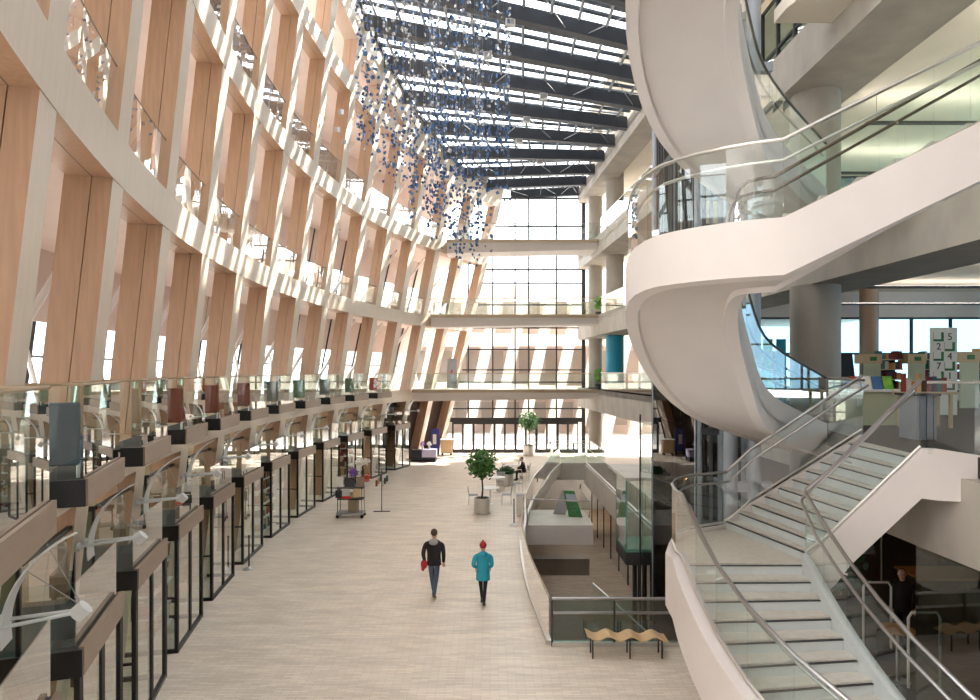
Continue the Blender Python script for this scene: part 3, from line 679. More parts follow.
# ------------------------------------------------------------------ left balconies (L2) and shops
def bp(i,o,z): return P(i,z,o)
seatm=['seat_blue','seat_grey','seat_red','seat_red','seat_red','seat_grey','seat_green','seat_grey','seat_green','seat_orange']
seatc=['slate blue','grey','brick red','brick red','brick red','grey','sage green','grey','sage green','orange red']
for k in range(0,12):
    i0,i1=k-1+.23,k-1+.83
    if k==11: break
    def q(i,o,z): 
        p=P(i,Z2,o); return V((p.x,p.y,z))
    lab='projecting glass balcony with taupe edge on the second floor, %s along the curved wall'%ORD[k]
    t=thing('balcony',q((i0+i1)/2,.8,Z2),lab,'balcony','projecting glass balconies of the curved wall')
    fr=[q(i0,.63,0),q(i1,.63,0),q(i1,0.03,0),q(i0,0.03,0)]
    MB().hexa([V((p.x,p.y,Z2-.28)) for p in fr],[V((p.x,p.y,Z2)) for p in fr]).build('slab','carpet',t)
    fa=q(i0,.65,0);fb=q(i1,.65,0)
    MB().plate(fa,fb,Z2-.29,Z2+.015,.04).build('fascia','taupe',t)
    MB().plate(q(i0-.008,.65,0),q(i0-.008,.03,0),Z2-.29,Z2+.01,.03).build('end_cap','black',t)
    MB().plate(q(i1+.008,.65,0),q(i1+.008,.03,0),Z2-.29,Z2+.01,.03).build('end_cap','black',t)
    MB().plate(q(i0+.01,.61,0),q(i1-.01,.61,0),Z2+.015,Z2+1.05,.014).build('front_glass','glass_green',t)
    MB().plate(q(i0+.01,.59,0),q(i0+.01,.03,0),Z2+.015,Z2+1.05,.014).build('side_glass','glass',t)
    MB().plate(q(i1-.01,.59,0),q(i1-.01,.03,0),Z2+.015,Z2+1.05,.014).build('side_glass','glass',t)
    MB().tube([q(i0+.01,.03,Z2+1.07),q(i0+.01,.61,Z2+1.07),q(i1-.01,.61,Z2+1.07),q(i1-.01,.03,Z2+1.07)],.02,6).build('handrail','bronze_rail',t)
    if 1<=k<=10:
        n=k-1; m=seatm[n]
        if n!=1:
            t=thing('lounge_chair',q(i0+.12,.35,Z2),'%s high backed lounge chair inside the glass balcony, %s along the wall'%(seatc[n],ORD[k]),'chair')
            a=q(i0+.06,.54,0);b=q(i0+.06,.05,0);a2=q(i0+.20,.54,0);b2=q(i0+.20,.05,0);a1=q(i0+.095,.54,0);b1=q(i0+.095,.05,0);a3=q(i0+.26,.54,0);b3=q(i0+.26,.05,0)
            def hx(p,z0,z1): return MB().hexa([V((v.x,v.y,z0)) for v in p],[V((v.x,v.y,z1)) for v in p])
            hx((a,a1,b1,b),Z2+.14,Z2+.86).build('backrest',m,t,bevel=.03); hx((a1,a3,b3,b1),Z2+.2,Z2+.44).build('seat',m,t,bevel=.03)
            for v in(a,b,a3,b3): c=(q(i0+.16,.38,0)-v)*.12+v; MB().tube([(c.x,c.y,Z2+.0),(c.x,c.y,Z2+.2)],.02,6).build('leg','brushed',t)
# L2 low guard line between balconies
for k in range(0,11):
    t=thing('glass_guard',P(k+.9-1,Z2,-.05),'frameless glass guard filling the gap beside a second floor balcony, %s along'%ORD[k],'railing')
    def q(i,o,z): p=P(i,Z2,o); return V((p.x,p.y,z))
    MB().plate(q(k-1+.82,.0,0),q(k-1+1.2,.0,0),Z2,Z2+1.04,.014).build('glass_pane','glass',t); MB().tube([q(k-1+.82,0,Z2+1.05),q(k-1+1.2,0,Z2+1.05)],.018,6).build('handrail','bronze_rail',t)
# walkway posts wall behind on L2 : low dark parapet rail at outer glazing
# shops
def person_at(*a,**k): pass
leafq=[]
for k in range(0,12):
    i0,i1=k-1+.40,k-1+1.04
    def q(i,o,z):
        p=P(i,Z2,o); return V((p.x,p.y,z))
    t=thing('glazed_shop',q((i0+i1)/2,.85,0),'glazed ground floor shop with black mullions and taupe fascia, %s along the wall'%ORD[k],'shop front','shop fronts under the balconies')
    fo=max(.02,.5-.05*k); ba=-1.2
    mb=MB()
    def post(i,o,w=.07,z0=0,z1=2.45):
        c=q(i,o,0); mb.box(c.x-w/2,c.x+w/2,c.y-w/2,c.y+w/2,z0,z1)
    for ii in (i0,i0+.04 if 0 else i0+.33,i1): post(ii,fo)
    post(i0,ba); post(i1,ba)
    mb.plate(q(i0,fo,0),q(i1,fo,0),0,.08,.07); mb.plate(q(i0,fo,0),q(i0,ba,0),0,.08,.07); mb.plate(q(i0,fo,0),q(i0,ba,0),1.15,1.19,.04); mb.plate(q(i1,fo,0),q(i1,ba,0),0,.08,.07)
    mb.build('frame','black',t)
    MB().plate(q(i0,fo-.01,0),q(i1,fo-.01,0),.08,2.42,.012).build('front_glass','glass',t)
    MB().plate(q(i0,fo,0),q(i0,ba,0),.08,2.42,.012).build('side_glass','glass_green',t)
    MB().plate(q(i1,fo,0),q(i1,ba,0),.08,2.42,.012).build('side_glass','glass_green',t)
    fr=[q(i0,fo,0),q(i1,fo,0),q(i1,ba,0),q(i0,ba,0)]
    MB().plate(q(i0,fo+.03,0),q(i1,fo+.03,0),2.4,2.74,.06).build('fascia','taupe',t)
    MB().hexa([V((p.x,p.y,2.42)) for p in fr],[V((p.x,p.y,2.70)) for p in fr]).build('canopy','charcoal',t)
    MB().plate(q(i0-.012,fo+.05,0),q(i0-.012,fo-.8,0),2.4,2.72,.03).build('end_cap','black',t)
    MB().plate(q(i0+.01,fo-.04,0),q(i1-.01,fo-.04,0),2.72,3.5,.014).build('parapet_glass','glass_green',t)
    MB().plate(q(i0+.01,fo-.04,0),q(i0+.01,fo-.6,0),2.72,3.5,.014).build('parapet_glass','glass',t)
    # black door frame standing behind the parapet
    mb=MB(); a=q(i0+.02,fo-.6,0); b=q(i0+.02,fo-1.3,0)
    mb.plate(a,b,3.72,3.8,.08); mb.plate(a,a+(b-a)*.06,2.7,3.8,.08); mb.plate(b,b+(a-b)*.06,2.7,3.8,.08); mb.plate(a,q(i1,fo-.6,0),3.74,3.8,.06); c=q(i1,fo-.6,0); mb.plate(c,q(i1-.02,fo-.6,0),2.7,3.8,.06)
    mb.build('upper_frame','black',t)
    MB().plate(a,b,2.7,3.72,.012).build('upper_glass','glass_dark',t); MB().plate(a,c,2.7,3.74,.012).build('upper_glass','glass',t)
    # fascia lettering: small strokes standing in for the raised shop-name letters
    mid=q((i0+i1)/2,fo+.065,0); dd=(q(i1,fo,0)-q(i0,fo,0)).normalized()
    # shelf with goods inside each shop
    if k%3!=0: continue
    s=thing('display_shelf',q(i0+.25,-.3,0),'%s display shelf with mixed goods inside the shop, %s along the wall'%(['white','pale','grey'][k%3],ORD[k]),'shelf')
    A,B=q(i0+.1,-.55,0),q(i1-.1,-.55,0)
    MB().plate(A,B,0,2.1,.04).build('back_panel','shelf_wood' if k%2 else 'white_paint',s)
    for z in(.1,.6,1.1,1.6,2.0):
        pp=[A,B,B+(q(i1-.1,-.2,0)-B),A+(q(i0+.1,-.2,0)-A)]; MB().hexa([V((p.x,p.y,z)) for p in pp],[V((p.x,p.y,z+.03)) for p in pp]).build('shelf_board','white_paint',s)
        mb=MB(); x=.05
        while x<.93:
            w=random.uniform(.03,.09); h=random.uniform(.12,.38); mb.cur=random.randrange(8)
            u0=A.lerp(B,x); u1=A.lerp(B,x+w); nrm=(pp[3]-A)*.75
            mb.hexa([V((p.x,p.y,z+.03)) for p in(u0,u1,u1+nrm,u0+nrm)],[V((p.x,p.y,z+.03+h)) for p in(u0,u1,u1+nrm,u0+nrm)]); x+=w+random.uniform(.01,.12)
        mb.build('goods',BK,s)['kind']='stuff'
for i in range(-1,13):  # added fill light: glowing discs that brighten the zone behind the shops
    c=P(i+.7,4.33,-1.9); t=thing('fill_disc',c,'round glowing disc added as fill light behind the shop bays, %s along the wall'%ORD[i+1],'lamp','added fill lights over the shops')
    MB().lathe((c.x,c.y,c.z),[(.3,0),(.3,.03)],20).build('glow_disc','shop_disc',t)
# uplighter lamps on fins
lamp=None
for i in range(0,12):
    p=P(i+W/2,3.45,.03); d=(P(i,3.45,1)-P(i,3.45,0)).normalized(); d.z=0; ang=math.atan2(d.y,d.x)
    if lamp is None:
        lamp=thing('wall_uplighter',(0,0,0),'','lamp','curved reflector lamps on the timber fins',world=False)
        for y in(-.14,.14):
            MB().tube([(0,y,0),(.04,y,0)],.06,14).build('base_plate','lamp_white',lamp,smooth=True)
            MB().tube([(.02,y,0),(.78,y*.25,.05)],.02,8).build('arm','lamp_white',lamp,smooth=True)
        MB().tube([(.74,.0,.0),(.84,.0,.09)],.085,16).build('lamp_head','lamp_white',lamp,smooth=True)
        rg=[]
        for k in range(13):
            u=k/12; a=R_(-8+78*u); x=.12+ .95*(1-math.cos(a)); z=-.06+1.0*math.sin(a); w=.15*(1-u**3)+.02
            nx,nz=math.sin(a),math.cos(a)
            rg.append([(x,-w,z),(x,w,z),(x+.012,w,z-.012),(x+.012,-w,z-.012)])
        MB().loft(rg).build('curved_reflector','lamp_white',lamp,smooth=True)
        MB().tube([(.8,0,.1),(.22,-.05,.62)],.005,4).build('wire','wire',lamp); MB().tube([(.8,0,.1),(.45,.05,.82)],.005,4).build('wire','wire',lamp)
        L=lamp; L.location=p; L.rotation_euler=(0,0,ang)
    else: L=dup(lamp,p,ang)
    L['label']='white curved reflector lamp on two arms, on the %s timber fin from the camera'%ORD[i]
# ------------------------------------------------------------------ hanging sculpture
def piece_mesh(name,m1,m2,sz):
    me=bpy.data.meshes.new(name); mb=MB()
    a=R_(28)
    for s,mi in((1,0),(-1,1)):
        mb.cur=mi; x=s*sz*math.cos(a)*.8; y=sz*math.sin(a)
        mb.hexa([(0,0,-sz*.62),(x,y,-sz*.55),(x,y+.006,-sz*.55),(0,.006,-sz*.62)],[(0,0,sz*.62),(x,y,sz*.7),(x,y+.006,sz*.7),(0,.006,sz*.62)])
    mb.add([(0,-.004,-sz*.66),(.012,0,-sz*.66),(0,.01,-sz*.66),(0,-.004,sz*.66),(.012,0,sz*.66),(0,.01,sz*.66)],[(0,2,1),(3,4,5),(0,1,4,3),(1,2,5,4),(2,0,3,5)])
    me.from_pydata([tuple(v) for v in mb.v],[],mb.f)
    for m in(m1,m2): me.materials.append(M[m])
    for p,k in zip(me.polygons,mb.mi): p.material_index=k
    return me
blue_me=piece_mesh('blue_piece','blue_piece','blue_light',.088); silver_me=piece_mesh('silver_piece','silver_piece','hood_grey',.085)
pieces=[]; wires=MB()
for w_i in range(230):
    Y=random.uniform(21,35); X=random.uniform(-.205,.03)*Y
    zt=roofpt(max(0,min(1,(X-xleft(Y)[0])/(xright(Y)[0]-xleft(Y)[0]))),Y,-.1).z
    s=X/Y  # lower ends hang deeper towards the middle
    u=(s+.205)/.235
    low=371-(140+115*min(1,u*1.5)+random.uniform(-30,20))
    if u>.8: low+=random.uniform(0,120)
    zb=EYE+low/650*Y
    wires.tube([(X,Y,zt),(X,Y,zb)],.0012,3)
    n=int((zt-zb)/random.uniform(.5,.95))
    blue=random.random()<(.9 if u<.75 else .6)
    for k in range(max(2,n)):
        z=zb+.1+random.random()**1.0*(zt-zb-.4)
        pieces.append((Y,X+random.uniform(-.03,.03),z,(random.random()<.92) if z<17.2-.0*Y else (random.random()<.45)))
pieces.sort()
for n,(Y,X,z,bl) in enumerate(pieces[:300]):
    o=bpy.data.objects.new('hanging_piece',blue_me if bl else silver_me); COL.objects.link(o); o.location=(X,Y,z); s=random.uniform(.75,1.25); o.scale=(s,s,s)
    o.rotation_euler=(random.uniform(-.5,.5),random.uniform(-.5,.5),random.uniform(0,6.28))
    tag(o,'small %s folded piece hanging on a fine wire beneath the glass roof'%('deep blue' if bl else 'silvery white'),'ornament','%s pieces of the hanging sculpture'%('blue' if bl else 'silver'))
rest=MB()
for (Y,X,z,bl) in pieces[300:]:
    me=blue_me if bl else silver_me; mt=Matrix.Translation((X,Y,z))@Matrix.Rotation(random.uniform(0,6.28),4,'Z')@Matrix.Rotation(random.uniform(-.5,.5),4,'X')@Matrix.Rotation(random.uniform(-.5,.5),4,'Y')
    b=len(rest.v); rest.v+=[mt@v.co for v in me.vertices]
    for p in me.polygons: rest.f.append([b+i for i in p.vertices]); rest.mi.append(p.material_index+(0 if bl else 2))
tag(rest.build('hanging_pieces',['blue_piece','blue_light','silver_piece','hood_grey']),'farther crowd of tiny blue and silver pieces hanging deeper under the glass roof','ornament','far pieces of the hanging sculpture','stuff')
tag(wires.build('hanging_wires','wire'),'hair thin vertical wires holding the blue and silver hanging pieces','wire',None,'stuff')
# ------------------------------------------------------------------ planters and trees
def leaves(c,r,n,sz,sc=(1,1,1),shell=.55):
    mb=MB()
    for _ in range(n):
        d=V((random.gauss(0,1),random.gauss(0,1),random.gauss(0,1))).normalized()*(shell+(1-shell)*random.random())*r*random.uniform(.8,1.08)
        p=V(c)+V((d.x*sc[0],d.y*sc[1],d.z*sc[2])); u=V((random.gauss(0,1),random.gauss(0,1),random.gauss(0,.6))).normalized()*sz; w=u.orthogonal().normalized()*sz*.45
        mb.add([p-u,p-u*.2+w,p+u*.5+w*.8,p+u,p+u*.5-w*.8,p-u*.2-w],[(0,1,2,3),(0,3,4,5)])
    return mb
def tree(x,y,potr,poth,trunk,crown,label,n=900):
    t=thing('potted_tree',(x,y,0),label,'potted tree')
    MB().lathe((x,y,0),[(potr*.98,0),(potr,.02),(potr,poth),(potr*.93,poth),(potr*.93,poth-.06)],32).build('pot','brushed',t,smooth=True)
    MB().lathe((x,y,poth-.07),[(potr*.93,0),(potr*.93,.02)],24).build('soil','soil',t)
    pts=[(x,y,poth-.05),(x+.03,y,poth+trunk*.5),(x,y+.02,poth+trunk),(x+.02,y,poth+trunk+crown*.9)]
    tr_=MB().tube(pts,[.045,.035,.03,.015],8)
    for a in range(6): tr_.tube([(x,y,poth+trunk*.95+.05*a),(x+math.cos(a*1.1)*crown*.6,y+math.sin(a*1.1)*crown*.6,poth+trunk+crown*(.7+.15*a))],[.018,.006],5)
    tr_.build('trunk','bark',t,smooth=True)
    mb=leaves((x,y,poth+trunk+crown*.95),crown,n,.085,(1,1,.95),.3); mb.build('foliage','leaf',t)
def gp(px,py): Y=F*EYE/(py-371); return ((px-490)/F*Y,Y)
x,y=gp(482,513); tree(x,y,.34,.66,.75,.72,'round crowned tree in a brushed steel pot, nearer of the two trees',1100)
x,y=gp(529,455.5); tree(x,y,.42,.75,.9,.85,'round crowned tree farther away in front of the entrance doors',1100)
x,y=gp(506,485); t=thing('planter',(x,y,0),'low bushy plant in a round brushed steel planter beside the cafe tables','planter')
MB().lathe((x,y,0),[(.4,0),(.42,.02),(.42,.62),(.38,.62),(.38,.55)],28).build('pot','brushed',t,smooth=True); leaves((x,y,.72),.5,500,.1,(1,1,.5),.2).build('foliage','leaf_dark',t)
# trash bin, stanchion
x,y=gp(521.5,515.5); t=thing('litter_bin',(x,y,0),'slim brushed steel litter bin at the corner of the floor opening','bin')
MB().box(x-.21,x+.21,y-.2,y+.2,0,.84).build('body','brushed',t,bevel=.02); MB().box(x-.22,x+.22,y-.21,y+.21,.84,.88).build('lid','hood_grey',t,bevel=.01); MB().box(x+.05,x+.2,y-.215,y-.2,.05,.8).build('door','steel_blue',t)
def stanchion(x,y,label,h=1.0):
    t=thing('stanchion',(x,y,0),label,'post'); MB().lathe((x,y,0),[(.19,0),(.19,.02),(.06,.06),(.03,.09)],20).build('base','brushed',t,smooth=True); MB().tube([(x,y,.06),(x,y,h)],.025,8).build('pole','charcoal',t); MB().ball((x,y,h),.035).build('cap','charcoal',t,smooth=True)
x,y=gp(514,525); stanchion(x,y,'thin dark barrier post standing in front of the steel litter bin')
x,y=gp(249,569); stanchion(x,y,'thin steel barrier post standing beside the shop glass on the left',1.0)
# tables + chairs
def table(x,y,label,r=.42):
    t=thing('cafe_table',(x,y,0),label,'table','round white cafe tables'); MB().lathe((x,y,0),[(r,.72),(r,.745)],28).build('tabletop','white_paint',t); MB().tube([(x,y,.03),(x,y,.72)],.03,8).build('pedestal','brushed',t); MB().lathe((x,y,0),[(.22,0),(.22,.02),(.05,.04)],20).build('foot','brushed',t)
def chair(x,y,rz,label):
    t=thing('cafe_chair',(x,y,0),label,'chair','metal cafe chairs',world=False)
    MB().box(-.2,.2,-.2,.2,.43,.45).build('seat','hood_grey',t,bevel=.008); 
    mb=MB(); mb.tube([(-.2,.2,.44),(-.2,.25,.82),(.2,.25,.82),(.2,.2,.44)],.012,6); mb.build('back_frame','brushed',t,smooth=True)
    MB().box(-.18,.18,.235,.25,.62,.78).build('backrest','hood_grey',t)
    for a,b in((-.19,-.19),(.19,-.19),(-.19,.19),(.19,.19)): MB().tube([(a,b,.44),(a*1.12,b*1.12,0)],.012,6).build('leg','brushed',t)
    t.rotation_euler=(0,0,rz); return t
tb=[gp(490,504),gp(497,492),gp(519,472),gp(512,478)]
for k,(x,y) in enumerate(tb): table(x,y,['round white cafe table nearest the steel potted tree','round white cafe table just behind the nearest table','round white cafe table farthest away, near the entrance','round white cafe table between the planter and the farthest table'][k])
names=['left of the nearest round table','right of the nearest round table','behind the second round table','right of the low planter, facing it','near the farthest round table','between the far tables']
for k,(x,y,rz) in enumerate([(tb[0][0]-.75,tb[0][1]-.1,pi/2),(tb[0][0]+.75,tb[0][1],-pi/2),(tb[1][0]+.2,tb[1][1]+.8,0),(gp(517,492)[0],gp(517,492)[1],-pi/2+.4),(tb[2][0]-.8,tb[2][1],pi/2),(tb[3][0]+.8,tb[3][1]+.2,-pi/2)]): chair(x,y,rz,'light metal cafe chair standing '+names[k])
# wavy bench
t=thing('wavy_bench',(3.0,13.9,0),'wavy blond plywood bench on thin dark legs in front of the near balustrade','bench')
x0,x1,y0=2.03,3.72,13.75; rg=[]
for k in range(41):
    u=k/40; x=x0+(x1-x0)*u; z=.43+.045*math.cos(u*3.5*2*pi+.4)-.03*u
    rg.append([(x,y0-.2,z),(x,y0+.2,z),(x,y0+.2,z+.03),(x,y0-.2,z+.03)])
MB().loft(rg).build('seat','plywood',t,smooth=True)
for x in(x0+.12,x0+.9,x1-.12):
    for y in(y0-.15,y0+.15): MB().tube([(x,y,0),(x,y,.40)],.018,6).build('leg','charcoal',t)
# display cart
x,y=gp(351,517); t=thing('display_cart',(x,y,0),'wheeled display cart with framed pictures, bouquets and a red sign beside the shops','cart')
MB().box(x-.55,x+.55,y-.3,y+.3,.16,.22).build('base_board','hood_grey',t); MB().box(x-.1,x+.3,y-.1,y+.15,.22,1.0).build('pedestal','olive_wall',t)
for a in(-.5,.5):
    for b in(-.25,.25): MB().tube([(x+a,y+b-.02,.07),(x+a,y+b+.02,.07)],.07,12).build('wheel','black',t); MB().tube([(x+a,y+b,.14),(x+a*.96,y+b,1.95)],.015,6).build('pole','charcoal',t)
for z in(.75,1.2): MB().box(x-.52,x+.52,y-.25,y+.25,z,z+.03).build('shelf_board','charcoal',t)
def fr(cx,cz,w,h,m): 
    f=MB(); f.box(cx-w/2,cx+w/2,y-.3,y-.27,cz-h/2,cz+h/2); f=f.build('picture_frame',m,t); MB().box(cx-w*.3,cx+w*.3,y-.305,y-.3,cz-h*.3,cz+h*.3).build('picture','shelf_wood',f)
fr(x-.42,1.5,.34,.42,'paper'); fr(x,1.48,.4,.38,'label_dark'); fr(x+.45,1.5,.28,.4,'taupe'); fr(x-.42,1.0,.3,.32,'label_dark'); fr(x+.3,1.05,.3,.34,'shelf_wood')
MB().box(x-.3,x+.02,y-.32,y-.3,.92,1.22).build('notice','riser',t); MB().box(x-.3,x+.02,y-.33,y-.3,.82,.92).build('red_sign','red_sign',t)
leaves((x+.1,y,1.85),.22,160,.06,(1,1,.9),.2).build('bouquet','purple',t); leaves((x+.45,y+.2,2.25),.32,200,.06,(1,1,.6),.2).build('bouquet','paper',t); leaves((x+.6,y+.1,1.6),.22,120,.05,(1,1,1),.2).build('bouquet','seat_orange',t)
x2=x+1.1; t2=thing('display_stand',(x2,y+1,0),'slim stand with small colourful boxes behind the display cart','stand')
MB().tube([(x2,y+1,.02),(x2,y+1,1.8)],.02,6).build('pole','charcoal',t2); MB().tube([(x2-.35,y+1,.02),(x2+.35,y+1,.02)],.02,6).build('foot','charcoal',t2)
for k in range(6): MB().box(x2-.25+.09*k,x2-.18+.09*k,y+.9,y+1.05,1.1+.1*(k%3),1.35+.1*(k%3)).build('goods_box',BK[k],t2)
# far tables + items
x,y=gp(424,461); K=.68; t=thing('covered_table',(x,y,0),'folding table under black and lilac cloth near the far timber fins','table')
MB().hexa([(x-1.2*K,y-.4,.02),(x+1.2*K,y-.4,.02),(x+1.25*K,y+.4,.02),(x-1.25*K,y+.4,.02)],[(x-1.15*K,y-.35,.75),(x+1.15*K,y-.35,.75),(x+1.15*K,y+.35,.75),(x-1.15*K,y+.35,.75)]).build('tablecloth','cloth_black',t); MB().box(x-.1,x+.84,y-.42,y+.42,.30,.78).build('overlay_cloth','cloth_lilac',t)
for dx,m,nm in((-.1,'purple','purple'),(.35,'paper','white')):
    t=thing('flower_vase',(x+dx,y,.78),'%s flowers in a small vase on the cloth covered table'%nm,'vase'); MB().lathe((x+dx,y,.78),[(.06,0),(.08,.12),(.05,.22)],12).build('vase','paper',t,smooth=True); leaves((x+dx,y,1.15),.18,90,.05).build('flowers',m,t)
x,y=gp(431,457); t=thing('folding_screen',(x+.35,y+1,0),'deep blue display panel behind the cloth covered table','panel')
MB().box(x-.1,x+.5,y+.9,y+.98,.3,1.9).build('panel','blue_deep',t); MB().box(x-.1,x-.05,y+.85,y+1.05,0,.3).build('foot','charcoal',t); MB().box(x+.45,x+.5,y+.85,y+1.05,0,.3).build('foot','charcoal',t); MB().box(x+.05,x+.3,y+.88,y+.9,.8,1.5).build('poster','paper',t)
# things by the far left doors
t=thing('book_stack_cart',(-3.0,46.5,0),'pale low trolley standing by the left end of the entrance doors','cart')
MB().box(-3.5,-2.7,46.3,46.8,.15,1.1).build('body','shelf_wood',t); MB().box(-3.55,-2.65,46.25,46.85,1.1,1.15).build('top','paper',t)
for a in(-3.4,-2.8): MB().tube([(a,46.33,.075),(a,46.38,.075)],.07,10).build('wheel','black',t); MB().tube([(a,46.7,.075),(a,46.75,.075)],.07,10).build('wheel','black',t)
# ------------------------------------------------------------------ library furniture (level 2)
def bookcase(x0,x1,y,label):
    t=thing('bookcase',((x0+x1)/2,y,Z2),label,'bookcase','bookcases of the library floor')
    h=1.95
    MB().box(x0,x0+.62,y-.05,y,Z2,Z2+1.5).build('end_panel','shelf_end',t); MB().box(x0-.03,x0+.65,y-.08,y+.55,Z2+1.5,Z2+h-.1).build('header','shelf_wood',t); 
    MB().box(x0+.2,x0+.45,y-.09,y-.08,Z2+1.6,Z2+1.75).build('sign_plate','green_board',t)
    MB().box(x0+.62,x1,y+.5,y+.53,Z2,Z2+1.8).build('back_panel','charcoal',t)
    for k in range(5):
        z=Z2+.15+.37*k; MB().box(x0+.62,x1,y,y+.5,z,z+.03).build('shelf_board','shelf_wood',t)
        if k<5:
            x=x0+.66
            mb=MB()
            while x<x1-.06:
                w=random.uniform(.06,.14); mb.cur=random.randrange(8)
                if random.random()<.85: mb.box(x,x+w,y+.12,y+.42,z+.03,z+.03+random.uniform(.2,.31))
                x+=w+.01
            mb.build('books',BK,t)['kind']='stuff'
bookcase(9.2,10.7,23.6,'bookcase seen through the stair glass left of the thick column')
bookcase(13.9,15.4,24.2,'bookcase with pale green end panel just right of the slender tan column')
bookcase(15.55,17.6,24.2,'bookcase with pale green end panel left of the number banner')
bookcase(15.45,18.5,21.4,'bookcase with pale green end panel at the right frame edge')
t=thing('number_banner',(15.5,20.4,Z2),'tall white banner with green squares and black numbers','banner')
bx,by=12.22,18.0
MB().box(bx-.02,bx+.72,by,by+.04,Z2-.0,Z2+2.42).build('cloth','paper',t)
nums=[None,'5','2',None,None,'4','7',None,None,'1','3',None]
for r in range(6):
    for c in range(2):
        sx=bx+.06+c*.31; sz=Z2+2.05-r*.27
        if (r+c)%2==0:
            MB().box(sx,sx+.28,by-.012,by,sz-.01,sz+.24).build('green_square','green_board',t); MB().box(sx,sx+.20,by-.02,by-.012,sz+.05,sz+.24).build('white_square','paper',t)
        else:
            cu=bpy.data.curves.new('numeral','FONT'); cu.body=['5','2','4','7','1','3'][r]; cu.size=.27; cu.extrude=.004
            o=bpy.data.objects.new('numeral_tmp',cu); COL.objects.link(o); bpy.context.view_layer.update()
            me=bpy.data.meshes.new_from_object(o.evaluated_get(bpy.context.evaluated_depsgraph_get())); bpy.data.objects.remove(o)
            me.materials.clear(); me.materials.append(M['label_dark']); n_=bpy.data.objects.new('numeral',me); COL.objects.link(n_); n_.parent=t; n_.rotation_euler=(pi/2,0,0); n_.location=V((sx+.07,by-.012,sz+.03))-V(t['_o'])
for x,m,lab in((9.85,'teal','tall teal banner glimpsed between the curving stair and thick column'),(9.4,'leaf_light','lime green banner glimpsed beside the teal one behind the curving stair')):
    t=thing('standing_banner',(x,22,Z2),lab,'banner'); MB().box(x-.16,x+.16,21.98,22.02,Z2+.1,Z2+2.3).build('cloth',m,t); MB().box(x-.2,x+.2,21.85,22.15,Z2,Z2+.1).build('foot','charcoal',t)
# service desk, dark panel, low cabinets
t=thing('service_desk',(7.7,11.7,Z2),'grey panelled service desk behind the glass at the head of the lower stair','desk')
MB().box(7.55,7.9,11.5,12.0,Z2,Z2+.78).build('front_panel','steel_blue',t); MB().box(7.5,7.95,11.45,12.05,Z2+.78,Z2+.82).build('worktop','charcoal',t)
for k in range(3): MB().box(7.6+.12*k,7.605+.12*k,11.49,11.5,Z2,Z2+.78).build('panel_joint','charcoal',t)
t=thing('display_board',(10.5,19.6,Z2),'tall black slanted display board beside the thick concrete column','board')
MB().hexa([(10.75,20,Z2),(11.35,20,Z2),(11.35,20.6,Z2),(10.75,20.6,Z2)],[(10.75,20,Z2+1.75),(11.15,20,Z2+1.75),(11.15,20.1,Z2+1.75),(10.75,20.1,Z2+1.75)]).build('panel','black',t)
t=thing('library_counter',(8.7,14.9,Z2),'pale low counter with papers inside the library floor','counter')
MB().box(8.2,9.3,14.6,15.2,Z2,Z2+.75).build('body','shelf_end',t); MB().box(8.15,9.35,14.55,15.25,Z2+.75,Z2+.8).build('worktop','white_paint',t)
for k,(x,m) in enumerate(((8.25,'seat_orange'),(8.5,'paper'),(8.75,'blue_light'),(9.0,'leaf_light'))):
    t=thing('display_book',(x,14.9,Z2+.8),'%s book standing on the library counter'%['orange','white','light blue','lime green'][k],'book'); MB().hexa([(x,14.8,Z2+.8),(x+.2,14.8,Z2+.8),(x+.2,14.84,Z2+.8),(x,14.84,Z2+.8)],[(x,14.9,Z2+1.1),(x+.2,14.9,Z2+1.1),(x+.2,14.94,Z2+1.1),(x,14.94,Z2+1.1)]).build('cover',m,t)
t=thing('book_table',(9.4,14.1,Z2),'cluttered display table with colourful picture books','table')
MB().box(8.9,9.95,13.8,14.4,Z2+.72,Z2+.77).build('tabletop','shelf_wood',t)
for a in(9,9.85):
    for b in(13.9,14.3): MB().box(a-.03,a+.03,b-.03,b+.03,Z2,Z2+.72).build('leg','shelf_wood',t)
for k in range(9):
    x=8.93+.11*k; bm_=BK[(k*3)%8]
    o=thing('picture_book',(x,14.1,Z2+.77),'%s picture book propped on the cluttered display table'%['brick','navy','brown','orange','tan','cream','teal','crimson','rust'][k],'book','picture books on the display table')
    MB().box(x,x+.1,14.1,14.13,Z2+.77,Z2+.77+random.uniform(.22,.4)).build('cover',bm_,o)
# uplights hung from ceilings
for z,f in((Z3,'second'),(Z4,'third')):
    for k,(xa,ya,xb,yb) in enumerate(((11,9,16,9),(11,14,16,14),(11,19,16,19),(17,9,22,9),(17,14,22,14),(17,19,22,19),(12.5,23.8,20,23.8))):
        t=thing('linear_uplight',((xa+xb)/2,ya,z-1.1),'slim dark linear uplight hanging below the ceiling over the %s floor, number %d'%(f,k+1),'lamp','linear uplights')
        t['label']='slim dark linear uplight hanging under the cream ceiling over the %s floor'%f
        MB().box(xa,xb,ya-.09,ya+.09,z-1.16,z-1.1).build('housing','charcoal',t); MB().box(xa+.05,xb-.05,ya-.06,ya+.06,z-1.1,z-1.095).build('light_strip','tube_light',t)
        for x in(xa+.3,xb-.3): MB().tube([(x,ya,z-1.1),(x,ya,z-.3)],.008,5).build('suspension_rod','wire',t)
